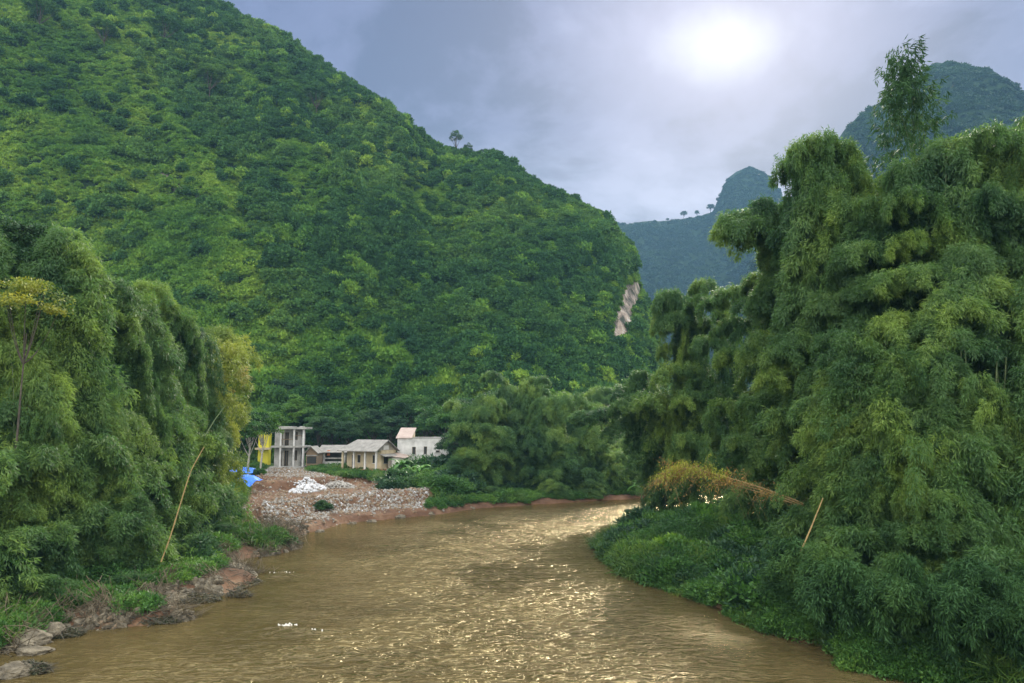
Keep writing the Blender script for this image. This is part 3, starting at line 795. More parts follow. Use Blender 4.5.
def hill_scatter():
    rg = np.random.default_rng(5)
    n = 82000
    u = rg.uniform(-0.86, 0.27, n); v = rg.random(n) * 1.12 - 0.03
    Y0 = 160 + 165 * v
    keep = rg.random(n) < (Y0 / 345)
    u, v = u[keep], v[keep]
    X, Y, Z = hill_point(u, v)
    px, py = to_px(X, Y, Z)
    rk = seg_dist(px, py, CLIFF) + 6 * fbm(X * .16, Z * .12, o=3, s=3)
    rk2 = seg_dist(px, py, [(150, 160, 2), (175, 188, 2), (212, 205, 2), (232, 216, 1)])
    ok = ((rk > 2.0) | (v > 1)) & (rk2 > 1.0) & (py > -60)
    dark = fbm(X * 0.022, Y * 0.03 , o=3, s=77) + 0.55 * (gully(X, Y) < 0.0) * -gully(X, Y) * 1.6
    ptree = 0.10 + 0.75 * smooth(dark, 0.10, 0.32) + 0.45 * smooth(v, 0.68, 0.9) + 0.25 * (1 - smooth(v, 0.05, 0.14)) + 0.5 * smooth(u, 0.02, 0.12)
    tree = rg.random(len(u)) < ptree * 0.38
    ok &= ~(tree & (rk < 7))
    pick = np.where(tree, len(HB) + rg.choice([0, 0, 1, 1, 2], len(u)), rg.integers(0, len(HB), len(u)))
    s = np.where(tree, rg.uniform(0.4, 1.1, len(u)), rg.uniform(0.38, 0.92, len(u)) * (0.95 + 0.45 * smooth(-v, -0.5, 0)))
    sc3 = np.stack([s * rg.uniform(0.85, 1.25, len(u)), s, s * rg.uniform(0.95, 1.5, len(u))], -1)
    P = np.stack([X, Y, Z - 0.3], -1)
    return P[ok], rz_rot(len(u), rg)[ok], sc3[ok], pick[ok]
P_, R_, S_, I_ = hill_scatter()
print('hill instances', len(P_))
scatter('hillside_forest', P_, R_, S_, I_, HB + HT, 'dense green scrub and low trees covering the steep hillside', 'hillside forest')

# ------------------------------------------------------------------ far mountains
def mountain(name, ridge, Y, depth, seed, u0, u1, nu, floor=0):
    r = np.array(ridge, float)
    us_ = np.linspace(u0, u1, nu); v_ = np.concatenate([np.linspace(0, 1, 90), np.linspace(1.03, 2, 24)])
    U, V_ = np.meshgrid(us_, v_)
    e = (424.5 - np.interp(U * F + 512, r[:, 0], r[:, 1])) / F
    zr = e * Y + H
    Yv = Y - depth * (1 - V_)
    z = floor + (zr - floor) * np.where(V_ < 1, V_ ** 0.85, 1 - (V_ - 1) ** 1.3)
    X = U * (Y + (Yv - Y) * 0.35)
    amp = smooth(V_, 0, 0.2) * (1 - 0.8 * smooth(V_, 0.85, 1.0))
    z = z + amp * 0.07 * Y ** 0.9 * (fbm(X / depth * 5, Yv / depth * 4, o=5, s=seed))
    z = z + 1.5 * fbm(X * 0.05, Yv * 0.05, o=2, s=seed + 9)
    me = grid_mesh(name, X, Yv, z, hill_ground_mat(name + '_soil'), np.zeros_like(X))
    o = link(name, me); tag(o, kind='structure')
    rg = np.random.default_rng(seed)
    return X, Yv, z
FB = [bush_mesh('far_tree', 'far', 5.0, 5.0, 120 + i, nclus=20, nleaf=14, leaf=2.2, aspect=0.7, clr=1.8) for i in range(3)]
def cover(X, Y, Z, n, seed, smin, smax):
    rg = np.random.default_rng(seed)
    ny, nx = X.shape
    a = rg.random(n) * (ny - 25 - 1); b = rg.random(n) * (nx - 2)
    i, j = a.astype(int), b.astype(int); fa, fb = a - i, b - j
    def g(A): return (A[i, j] * (1 - fa) * (1 - fb) + A[i + 1, j] * fa * (1 - fb) + A[i, j + 1] * (1 - fa) * fb + A[i + 1, j + 1] * fa * fb)
    P = np.stack([g(X), g(Y), g(Z) - 0.8], -1)
    s = rg.uniform(smin, smax, n)
    return P, rz_rot(n, rg), np.stack([s, s, s], -1), rg.integers(0, 3, n)
# rounded karst tower with the long low ridge beside it
R1 = [(460, 300), (560, 226), (600, 222), (612, 219), (640, 218), (672, 219), (690, 218), (706, 214), (718, 209), (724, 196), (729, 184), (735, 174), (744, 166), (754, 161), (765, 161), (774, 166), (783, 178), (800, 205), (830, 235), (900, 262), (1000, 290)]
K1 = mountain('karst_ridge', R1, 1500, 560, 131, -0.06, 0.65, 380)
# the tall peak at the right
R2 = [(640, 424), (720, 330), (780, 220), (818, 165), (842, 140), (860, 116), (878, 100), (905, 88), (930, 76), (945, 55), (957, 47), (972, 48), (995, 54), (1010, 60), (1030, 74), (1080, 120), (1200, 240)]
K2 = mountain('tall_peak', R2, 820, 370, 141, 0.18, 0.95, 330)
pa = [cover(*K1, 13000, 7, 0.6, 1.3), cover(*K2, 9000, 8, 0.55, 1.1)]
PP = [np.concatenate([pa[0][k], pa[1][k]]) for k in range(4)]
scatter('far_forest', PP[0], PP[1], PP[2], PP[3], FB, 'dark tree cover on the far blue mountains', 'distant forest')

# ------------------------------------------------------------------ bamboo masses on the two banks
def fill_mass(top, bottom, yback, yfront, bases, seed, px0, px1, stepx, stepy, yellow=None, names=None, group=None, mindrop=0, skip=None):
    """bases: list of (px, Y, label). Apexes are spread over the mass and each belongs to the clump it grows from."""
    rg = random.Random(seed)
    T = np.array(top, float); Bt = np.array(bottom, float)
    yb = np.array(yback, float); yf = np.array(yfront, float)
    clumps = []
    for (bx, bY, lab) in bases:
        g = at(bx, 424.5, bY)
        z = gz(g.x, bY)
        e = empty('bamboo_clump', (g.x, bY, z), 0)
        tag(e, lab, 'bamboo', group)
        clumps.append((e, []))
    x = px0
    row = 0
    while x <= px1:
        tp = np.interp(x, T[:, 0], T[:, 1]); bt = np.interp(x, Bt[:, 0], Bt[:, 1])
        y = tp
        k = 0
        while y < bt:
            jx = 0 if k == 0 else rg.uniform(-0.45, 0.45) * stepx
            jy = rg.uniform(14, 24) if k == 0 else rg.uniform(-0.35, 0.35) * stepy
            px, py = x + jx, y + jy
            t = min(max((py - tp) / max(bt - tp, 1), 0), 1)
            Yb_ = np.interp(px, yb[:, 0], yb[:, 1]); Yf_ = np.interp(px, yf[:, 0], yf[:, 1])
            Y = Yb_ + (Yf_ - Yb_) * (t ** 0.8) + rg.uniform(-1.5, 1.5)
            y += stepy * rg.uniform(0.85, 1.15); k += 1
            if skip and skip(px, py): continue
            a = at(px, py, Y)
            best = min(clumps, key=lambda c: math.hypot(c[0].location.x - a.x, c[0].location.y - a.y) + rg.uniform(0, 2.0))
            if len(best[1]) >= 98: continue
            g = best[0].location
            # a culm leans no more than its height allows; its foot moves out from the clump's middle
            dx, dy = a.x - g.x, a.y - g.y
            dist_ = math.hypot(dx, dy); hh = max(a.z - g.z, 1.5)
            want = hh * rg.uniform(0.28, 0.45)
            f = max(0.0, (dist_ - want) / max(dist_, 0.01))
            bx, by = g.x + dx * f + rg.uniform(-0.5, 0.5), g.y + dy * f + rg.uniform(-0.5, 0.5)
            bz = gz(bx, by)
            sdv = float(river_sdf(np.array([bx]), np.array([by]))[0])
            if sdv < 0.5:
                bx, by = g.x + rg.uniform(-1, 1), g.y + rg.uniform(-1, 1); bz = gz(bx, by)
            kind = None
            hgt = a.z - bz
            if yellow and yellow(px, py):
                kind = 'mid_yellow' if hgt > 9.5 else 'short_yellow'
            c = add_culm(best[0], (bx, by, bz - 0.2), a, kind)
            best[1].append(c)
        x += stepx * rg.uniform(0.85, 1.15)
        row += 1
    for e, l in clumps:
        if not l: bpy.data.objects.remove(e)
    return [c for c in clumps if c[1]]

R_TOP = [(600, 400), (612, 378), (640, 358), (652, 305), (664, 272), (680, 265), (712, 262), (740, 268), (762, 250), (782, 205), (797, 172), (815, 146), (845, 150), (870, 178), (895, 150), (930, 135), (945, 124), (970, 112), (1000, 122), (1040, 105), (1110, 110)]
R_BOT = [(600, 430), (640, 455), (690, 462), (740, 485), (762, 540), (790, 590), (830, 618), (850, 650), (1110, 672)]
R_YB = [(600, 88), (700, 80), (760, 62), (820, 54), (900, 50), (1110, 46)]
R_YF = [(600, 84), (700, 72), (760, 53), (820, 41), (900, 35), (1110, 33)]
right_bases = [
    (690, 82, 'tall feathery bamboo overhanging the river bend beyond the grassy point'),
    (735, 76, 'broad pale green bamboo behind the fallen brown stem'),
    (790, 62, 'bamboo with a drooping plume reaching out over the lower clump beside it'),
    (840, 52, 'high domed bamboo whose top stands against the sky below the distant peak'),
    (900, 49, 'dense bamboo under the thin wispy stem'),
    (965, 46, 'tall dark bamboo with many upright bare stems low down'),
    (1030, 46, 'big bamboo cut by the edge of the picture, tallest of the bank'),
    (870, 41, 'low bamboo spilling leaves down to the water at the near bank'),
    (950, 38, 'dark near bamboo trailing over the water at the bottom of the picture'),
    (1035, 37, 'shaded near bamboo in the bottom corner above the water'),
]
Rc = fill_mass(R_TOP, R_BOT, R_YB, R_YF, right_bases, 21, 603, 1075, 29, 44, group='bamboo clumps on the wooded bank')
e = [c for c, l in Rc if 'drooping plume' in c['label']][0]
for (px, py, Y) in [(742, 215, 58), (750, 222, 57), (760, 205, 58)]:
    a = at(px, py, Y); b = at(800, 424, 60); b.z = gz(b.x, b.y)
    add_culm(e, b, a, 'tall')
for (px, py, Y) in [(818, 140, 53), (806, 148, 54), (832, 148, 53)]:
    e2 = [c for c, l in Rc if 'high domed' in c['label']][0]
    a = at(px, py, Y); b = at(835, 424, 53); b.z = gz(b.x, b.y); add_culm(e2, b, a, 'tall')
e = [c for c, l in Rc if 'river bend' in c['label']][0]
for (px, py, Y) in [(626, 392, 84), (640, 372, 85), (664, 318, 85), (668, 300, 86), (668, 345, 82), (636, 415, 84), (652, 395, 82), (680, 300, 85), (620, 425, 86), (688, 380, 80), (700, 320, 80)]:
    a = at(px, py, Y); b = at(px * 0.5 + 672 * 0.5 + 8, 424, Y); b.z = gz(b.x, b.y)
    add_culm(e, b, a)
e = [c for c, l in Rc if 'upright bare stems' in c['label']][0]
rs = random.Random(4)
for i in range(18):
    px = rs.uniform(945, 1035); Y = rs.uniform(39.5, 42)
    a = at(px, rs.uniform(455, 480), Y); b = at(px + rs.uniform(-10, 18), rs.uniform(330, 380), Y + rs.uniform(0, 2))
    a.z = gz(a.x, a.y)
    P = np.array([tuple(a.lerp(b, q)) for q in np.linspace(0, 1, 12)]) - np.array(tuple(e.location))
    P[:, 0] += 0.25 * np.sin(np.linspace(0, 2.5, 12) + i)
    v, f = tube_arrays(P, np.linspace(0.07, 0.04, 12), 6)
    link('culm', mesh_np('culm', v, f, MT['culm'], smooth_=True), e)
# thin wispy bamboo standing clear against the peak
w = at(925, 424, 50); wz = gz(w.x, 50)
we = tag(empty('bamboo_clump', (w.x, 50, wz)), 'thin wispy grey green bamboo top standing alone against the sky and peak', 'bamboo', 'bamboo clumps on the wooded bank')
for (px, py, v) in [(893, 52, 0), (906, 62, 1), (915, 82, 0), (902, 76, 1), (886, 92, 0)]:
    add_culm(we, (w.x, 50, wz), at(px, py, 49.5), 'wisp', v)

L_TOP = [(-80, 190), (0, 215), (20, 240), (38, 222), (55, 208), (72, 218), (88, 250), (105, 285), (125, 268), (150, 268), (165, 292), (180, 315), (205, 306), (220, 314), (235, 338), (246, 372), (250, 420)]
L_BOT = [(-80, 600), (0, 588), (100, 576), (170, 556), (215, 530), (240, 505), (250, 480)]
L_YB = [(-80, 50), (0, 52), (120, 60), (200, 72), (250, 84)]
L_YF = [(-80, 40), (0, 41), (120, 47), (200, 58), (250, 74)]
left_bases = [
    (-50, 46, 'shaded bamboo at the very edge of the picture on the near bank'),
    (20, 46, 'dark bamboo beside the yellow flowering branches'),
    (70, 50, 'round topped tall bamboo on the near bank beside the grass'),
    (120, 52, 'wide bamboo with dark hollows between its hanging plumes'),
    (160, 58, 'bamboo with long hanging curtains of leaves above the muddy shore'),
    (200, 68, 'bright green bamboo behind the leaning yellow pole'),
    (228, 80, 'yellowish bamboo closest to the blue tarpaulins'),
]
Lc = fill_mass(L_TOP, L_BOT, L_YB, L_YF, left_bases, 22, -60, 226, 27, 42, yellow=lambda x, y: x > 196 and 318 < y < 430, group='bamboo clumps on the near shaded bank')

# bamboo on the far bank in the bend
def clump_at(px, Y, label, apexes, group, kinds=None):
    g = at(px, 424, Y); z = gz(g.x, Y)
    e = tag(empty('bamboo_clump', (g.x, Y, z)), label, 'bamboo', group)
    for (ax, ay, aY) in apexes:
        a = at(ax, ay, aY)
        dx, dy = a.x - g.x, a.y - g.y
        d_ = math.hypot(dx, dy); want = (a.z - z) * 0.4
        f = max(0, (d_ - want) / max(d_, .01))
        bx, by = g.x + dx * f, g.y + dy * f
        add_culm(e, (bx, by, gz(bx, by) - 0.3), a, 'mid_yellow' if (kinds and kinds(ax, ay)) else None)
    return e
GB = 'bamboo clumps on the far bank of the bend'
rg_ = random.Random(5)
def blob(px0, px1, top, bot, n, Y):
    return [(rg_.uniform(px0, px1), top + (bot - top) * (i / n) ** 1.1 + rg_.uniform(-4, 4), Y + 4 - 9 * i / n + rg_.uniform(-1, 1)) for i in range(n)]
clump_at(478, 113, 'dark bluish bamboo nearest the white block house', blob(455, 502, 395, 494, 22, 110), GB)
clump_at(512, 118, 'tall bamboo rising highest in the middle of the bend', blob(492, 540, 376, 478, 20, 116), GB)
clump_at(548, 114, 'bamboo with long drooping grey green curtains at the water in the bend', blob(520, 572, 396, 492, 24, 112), GB)
clump_at(592, 116, 'bamboo with a yellowish top above the brown brush at the water', blob(572, 618, 404, 490, 20, 114), GB, kinds=lambda x, y: x > 596 and y < 440)
clump_at(640, 122, 'low bamboo half hidden behind the overhanging bamboo at the bend', blob(618, 668, 424, 486, 16, 119), GB)
clump_at(575, 140, 'bamboo tops showing behind the front row of the bend', blob(545, 612, 388, 440, 14, 134), GB)

# ------------------------------------------------------------------ broadleaf trees
NB = 0
for i, (px, Y, h, kind, lab) in enumerate([
    (262, 119, 10.5, 'slim', 'slender tree with pale trunk before the yellow house'),
    (249, 112, 10.5, 'slim', 'slender pale trunked tree between the tarpaulins and the bamboo'),
    (262, 150, 12, 'green', 'bushy tree rising behind the yellow house'),
    (228, 104, 11, 'green', 'leafy tree behind the blue tarpaulins'),
    (318, 150, 10, 'dark', 'dark tree just behind the unfinished house'),
    (334, 156, 12, 'green', 'light green tree over the metal roofed shed'),
    (350, 148, 9, 'dark', 'dark round tree over the grey tiled roof ridge'),
    (372, 152, 11, 'dark', 'dark tree between the porch house and the white block'),
    (390, 150, 10, 'dark', 'dark tree touching the pink stair roof'),
    (404, 160, 13, 'green', 'pale green tree above the pink stair roof'),
    (428, 158, 13, 'green', 'bright green tree behind the white block house'),
    (446, 146, 12, 'green', 'green tree at the corner of the white block house'),
    (460, 152, 14, 'dark', 'dark tree behind the bluish bamboo'),
    (296, 160, 12, 'green', 'green tree above the unfinished roof slab'),
    (282, 168, 13, 'dark', 'dark tree high behind the unfinished house'),
    (222, 128, 12, 'green', 'tree glimpsed beyond the yellowish bamboo'),
    (205, 140, 14, 'green', 'tree on the slope just above the yellowish bamboo'),
    (500, 150, 15, 'dark', 'dark tree on the slope behind the tall middle bamboo'),
    (540, 156, 13, 'green', 'green tree on the slope over the river bend'),
    (610, 150, 12, 'green', 'green tree at the foot of the cliff'),
    (635, 158, 14, 'dark', 'dark tree below the cliff next to the overhanging bamboo'),
    (660, 140, 12, 'green', 'tree filling the gap at the end of the bend'),
    (452, 118, 8.5, 'dark', 'small dark tree leaning on the bluish bamboo'),
]):
    g = at(px, 424, Y)
    hz = gz(g.x, Y)
    if Y > 158: 
        ux = g.x / Y
        hz = max(hz, 4 + (Y - 158) * 0.55)
    add_tree(kind, i, (g.x, Y, hz - 0.2), h, lab, 'broadleaf trees round the houses and bend')
# tree tops at the dark edge of the near bank
g = at(-6, 424, 52); add_tree('high', 0, (g.x, 52, gz(g.x, 52)), 24.5, 'tall dark tree at the edge of the picture above the bamboo', 'trees on the near bank')
g = at(16, 424, 44.5)
add_tree('flower', 0, (g.x, 44.5, gz(g.x, 44.5)), 19.3, 'tall thin tree with yellow flowering top among the bamboo', 'trees on the near bank')
# a few single trees one can tell apart on the big hill
def on_hill(px, py):
    u = (px - 512) / F
    best = None
    for v in np.linspace(0.02, 1.0, 220):
        X, Y, Z = hill_point(np.array([u]), np.array([v]))
        qx, qy = to_px(X, Y, Z)
        d = abs(qy[0] - py)
        if best is None or d < best[0]: best = (d, X[0], Y[0], Z[0])
    return best[1:]
for (px, py, kind, var, h, w, lab) in [
    (455, 149, 'ridge', 0, 15, 0.85, 'lone open crowned tree standing on the ridge against the sky'),
    (466, 150, 'ridge', 1, 9, 0.9, 'small ridge tree beside the lone open crowned tree'),
    (433, 148, 'ridge', 1, 6.5, 0.35, 'bare thin snag on the ridge notch'),
    (484, 152, 'ridge', 0, 8, 1.0, 'little tree on the ridge hump below the lone tree'),
    (308, 122, 'umbrella', 0, 16, 0.8, 'flat topped hillside tree with a pale trunk showing'),
    (196, 106, 'umbrella', 0, 17, 0.9, 'dark spreading tree high on the slope above the pale scar'),
    (186, 92, 'umbrella', 0, 14, 0.9, 'flat topped tree just above the dark spreading hillside tree'),
    (145, 52, 'umbrella', 0, 15, 1.0, 'dark tree near the top of the hillside'),
    (82, 56, 'umbrella', 0, 14, 0.9, 'shadowy tree on the upper slope below the sky'),
    (12, 40, 'umbrella', 0, 16, 0.9, 'dark tree at the upper corner of the hillside'),
    (332, 50, 'ridge', 1, 5, 1.2, 'small tree on the upper skyline of the hill'),
]:
    X, Y, Z = on_hill(px, py)
    add_tree(kind, var, (X, Y, Z - 0.4), h, lab, 'single trees on the hillside', w=w)
def on_far(K, px, Yd=None):
    X, Y, Z = K
    qx, qy = to_px(X, Y, Z)
    i = 89
    j = int(np.argmin(np.abs(qx[i] - px)))
    return X[i, j], Y[i, j], Z[i, j]
for (px, h, w, lab) in [(683, 26, 1.1, 'round tree on the low far ridge'), (697, 23, 0.8, 'thin tree on the far ridge before the rounded peak'), (711, 27, 1.2, 'bushy tree at the foot of the rounded far peak'), (668, 11, 1.3, 'tiny tree on the low far ridge')]:
    X, Y, Z = on_far(K1, px)
    add_tree('dark', 0, (X, Y, Z - 3), h * 0.8, lab, 'trees on the far ridge', w=w)

# ------------------------------------------------------------------ banana plants
def banana_unit(h, seed, n=9, L=2.0):
    rg = np.random.default_rng(seed)
    V_, F_ = [], []; k = 0
    for i in range(n):
        az = i * 2.4 + rg.uniform(-.3, .3); el = rg.uniform(0.5, 1.3); l = L * rg.uniform(0.7, 1.15)
        m = 9; s = np.linspace(0, 1, m)
        inc = el - 1.9 * s ** 1.5
        r = np.concatenate([[0], np.cumsum(np.cos(inc[1:]))]) * l / (m - 1); z = np.concatenate([[0], np.cumsum(np.sin(inc[1:]))]) * l / (m - 1)
        c = np.stack([r * np.cos(az), r * np.sin(az), h + z], -1)
        side = np.array([-np.sin(az), np.cos(az), 0])
        wdt = 0.24 * np.sin(np.pi * np.clip(s * 0.93 + 0.07, 0, 1)) ** 0.6 * (s > 0.1) + 0.02
        ragged = wdt * rg.uniform(0.8, 1.1, m)
        a = c + side * ragged[:, None] - np.array([0, 0, 0.35]) * ragged[:, None]; b = c - side * ragged[:, None] - np.array([0, 0, 0.35]) * ragged[:, None]
        v = np.stack([a, c, b], 1).reshape(-1, 3); V_.append(v)
        q = np.arange(m - 1)[:, None] * 3 + k
        F_.append(np.concatenate([q + np.array([[0, 1, 4, 3]]), q + np.array([[1, 2, 5, 4]])])); k += len(v)
    V_ = np.concatenate(V_); F_ = np.concatenate(F_)
    lm = mesh_np('fronds', V_, F_, MT['banana'], rg.random(len(F_)))
    z = np.linspace(0, h, 5)
    tv, tf = tube_arrays(np.stack([0.03 * z, 0 * z, z], -1), 0.12 - 0.05 * z / h, 7)
    return mesh_np('stem', tv, tf, MT['culm'], smooth_=True), lm
BAN = [banana_unit(2.0, 1), banana_unit(1.6, 2)]
for i, (px, Y, s, lab) in enumerate([(402, 113, 1.35, 'banana plant before the white lean-to'), (413, 112, 1.2, 'banana plant under the windows of the white block house'),
        (422, 108, 1.1, 'banana plant lower on the bush covered mound'), (4, 42.5, 1.3, 'banana plant with drooping fronds among the shaded bamboo'),
        (640, 112, 1.3, 'banana plant at the far waterline beside the bend'), (650, 114, 1.2, 'second banana plant at the far waterline, beside the fallen stem')]):
    g = at(px, 424, Y)
    e = tag(empty('banana_plant', (g.x, Y, gz(g.x, Y) - 0.1), i * 1.3), lab, 'banana plant', 'banana plants')
    e.scale = (s, s, s)
    link('stem', BAN[i % 2][0], e); link('fronds', BAN[i % 2][1], e)

# ------------------------------------------------------------------ bushes one can count
rb = random.Random(77)
def put_bush(x, y, s, lab, grp, var=None):
    o = bpy.data.objects.new('bush', (BUSH + BUSH2)[rb.randrange(8) if var is None else var]); sc.collection.objects.link(o)
    z = gz(x, y)
    o.location = (x, y, z - 0.15 * s); o.rotation_euler = (0, 0, rb.uniform(0, 6.28)); o.scale = (s * rb.uniform(.9, 1.3), s * rb.uniform(.9, 1.2), s * rb.uniform(.8, 1.15))
    tag(o, lab, 'bush', grp)
def along(poly, n, off0, off1, s0, s1, lab, grp, sidefn):
    P = [Vector(p) for p in poly]
    segs = [(a, b, (b - a).length) for a, b in zip(P[:-1], P[1:])]
    tot = sum(s_[2] for s_ in segs)
    for i in range(n):
        t = (i + rb.uniform(0.2, 0.8)) / n * tot
        for a, b, l in segs:
            if t <= l: break
            t -= l
        p = a + (b - a) * (t / l)
        nrm = Vector((-(b - a).y, (b - a).x)).normalized() * sidefn
        q = p + nrm * rb.uniform(off0, off1)
        put_bush(q.x, q.y, rb.uniform(s0, s1), lab, grp)
RB_ = [W(*p) for p in RBANK]
along(RB_[:5], 16, 0.5, 1.4, 0.4, 0.75, 'low green bush at the waterline of the grassy point', 'bushes along the waterline of the grassy point', 1)
along(RB_[4:], 40, 0.5, 1.6, 0.7, 1.35, 'low green bush at the waterline of the grassy point', 'bushes along the waterline of the grassy point', 1)
along(RB_[3:], 60, 1.5, 8.5, 1.0, 2.1, 'rounded green bush growing on the grassy point behind the waterline', 'bushes on the grassy point', 1)
along([W(*p) for p in [(400, 509), (440, 506), (480, 503), (560, 499), (640, 494), (690, 491)]], 26, 1.0, 3.0, 0.9, 1.6, 'bush on the far bank of the bend under the bamboo', 'bushes on the far bank of the bend', 1)
for i in range(44):
    px = rb.uniform(388, 470); 
    lo = np.interp(px, [388, 420, 470], [478, 498, 512]); hi = np.interp(px, [388, 400, 420, 470], [468, 460, 462, 490])
    Y = rb.uniform(101, 121)
    if Y > 106 and px < 403: continue
    g = at(px, 424, Y)
    t = (Y - 101) / 20
    put_bush(g.x, Y, rb.uniform(1.7, 2.9) * (0.8 + 0.4 * t), 'leafy bush of the green mound between the rubble and the white block house', 'bushes of the green mound')
along([W(*p) for p in [(0, 622), (60, 612), (120, 602), (180, 588), (215, 572), (235, 552), (240, 540)]], 46, 0.5, 4.5, 0.8, 1.7, 'bush at the foot of the near shaded bamboo', 'bushes at the foot of the shaded bamboo', 1)
for (px, Y, s) in [(225, 88, 1.9), (235, 92, 1.8), (218, 80, 1.8), (228, 76, 1.5), (240, 98, 1.5), (208, 73, 1.6), (236, 84, 1.3), (222, 96, 2.2)]:
    g = at(px, 424, Y); put_bush(g.x, Y, s, 'dark green bush below the blue tarpaulins beside the rubble slope', 'bushes beside the rubble slope')
for (px, py, s, lab) in [(322, 512, 0.75, 'small dark bush alone on the grey rubble slope')]:
    g = wat(px, py, 1.0); put_bush(g.x, g.y, s, lab, None)

# ------------------------------------------------------------------ undergrowth and grass (stuff)
for i in range(40):
    px = rb.uniform(650, 800); py = rb.uniform(512, 575)
    g = wat(px, py, 1.6)
    if river_sdf(np.array([g.x]), np.array([g.y]))[0] > 1.5:
        put_bush(g.x, g.y, rb.uniform(0.9, 1.7), 'rounded green bush growing on the grassy point behind the waterline', 'bushes on the grassy point')
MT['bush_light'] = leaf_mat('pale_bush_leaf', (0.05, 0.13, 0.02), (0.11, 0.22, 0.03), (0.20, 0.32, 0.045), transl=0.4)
for i, (px, py, s_, lab) in enumerate([(704, 527, 1.9, 'pale green broad bush in the middle of the grassy point'), (716, 534, 1.6, 'pale green bush touching the broad pale one on the grassy point'),
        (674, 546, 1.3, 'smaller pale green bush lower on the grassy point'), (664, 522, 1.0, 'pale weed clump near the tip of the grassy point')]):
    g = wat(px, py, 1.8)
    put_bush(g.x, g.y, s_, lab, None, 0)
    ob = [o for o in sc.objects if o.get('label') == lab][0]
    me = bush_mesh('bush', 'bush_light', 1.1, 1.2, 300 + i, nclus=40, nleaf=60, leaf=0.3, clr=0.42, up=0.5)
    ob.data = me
# dark bamboo foliage trailing over the water at the near bank
def trail(label, pts):
    g = Vector((sum(p[0] for p in pts) / len(pts), sum(p[1] for p in pts) / len(pts), 0)); g.z = gz(g.x, g.y)
    e = tag(empty('bamboo_clump', tuple(g)), label, 'bamboo', 'bamboo clumps on the wooded bank')
    for (x, y) in pts:
        z = gz(x, y); az = rb.uniform(2.6, 4.4); r = rb.uniform(.8, 1.8); h = rb.uniform(2.2, 4.2)
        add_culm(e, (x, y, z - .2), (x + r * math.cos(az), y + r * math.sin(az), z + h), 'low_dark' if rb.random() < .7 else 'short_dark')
P7 = [W(*p) for p in [(775, 630), (835, 645), (850, 664), (935, 680), (1010, 690), (1060, 700)]]
for lab, a, b, n in (('low bamboo shoots at the waterline under the thin yellow broken stem', 0, 1, 7), ('low dark bamboo leaning over the water at the lower bank', 1, 3, 12), ('dark leafy bamboo shoots in the bottom corner of the bank', 3, 5, 10)):
    pts = []
    for i in range(n):
        t = a + (b - a) * (i + rb.random()) / n; k = min(int(t), len(P7) - 2); f = t - k
        pts.append((P7[k][0] * (1 - f) + P7[k + 1][0] * f + rb.uniform(.5, 1.8), P7[k][1] * (1 - f) + P7[k + 1][1] * f + rb.uniform(.2, 1.4)))
    trail(lab, pts)
def undergrowth():
    rg = np.random.default_rng(3)
    n = 90000
    x = rg.uniform(-62, 62, n); y = 28 + 130 * rg.random(n) ** 1.1
    x = x * (y / 158 * 0.75 + 0.42)
    sd = river_sdf(x, y)
    z = ground_h(x, y)
    px, py = to_px(x, y, z)
    site = (x > -54) & (x < np.interp(y, [70, 95, 110, 150], [-7, -8, -16, -10])) & (y > 70) & (y < 150) & (px > 238)
    strip = site & ((seg_dist(px, py, [(312, 469, 3), (345, 473, 4), (385, 478, 4)]) < 0) | (seg_dist(px, py, [(238, 470, 5), (258, 470, 5)]) < 0) | (seg_dist(px, py, [(430, 505, 3), (470, 508, 3)]) < 0) | (py < 463))
    shore = (x < -6) & (y > 36) & (y < 78) & (sd < 1.7 + 2.6 * fbm(x * .3, y * .3, o=2, s=4)) & (px > 60)
    ok = (sd > np.where((y > 90) & (x < 30), 0.5 + 1.0 * fbm(x * .2, y * .2, o=2, s=6), np.where(x > 4, -0.25, 0.35))) & (~site | strip) & ~shore & (px > -60) & (px < 1090)
    x, y, z, px, py = x[ok], y[ok], z[ok], px[ok], py[ok]
    g = fbm(x * 0.18, y * 0.18, o=2, s=14)
    pick = np.where(rg.random(len(x)) < 0.42 + 0.9 * g, rg.integers(0, 3, len(x)), 3 + rg.integers(0, 3, len(x)))
    s = rg.uniform(0.6, 1.25, len(x)) * (1 + 0.7 * smooth(g, -0.1, 0.4))
    return np.stack([x, y, z - 0.05], -1), rz_rot(len(x), rg, 0.2), np.stack([s, s, s], -1), pick
US = [grass_tuft('grass_tuft', 'grass', 0.45, 0.75, 70, 200 + i) for i in range(3)] + [bush_mesh('weed', 'bush', 0.5, 0.7, 210 + i, nclus=12, nleaf=28, leaf=0.17, clr=0.28) for i in range(3)]
a_, b_, c_, d_ = undergrowth()
print('undergrowth', len(a_))
scatter('undergrowth', a_, b_, c_, d_, US, 'lush grass and weeds covering both river banks', 'undergrowth')

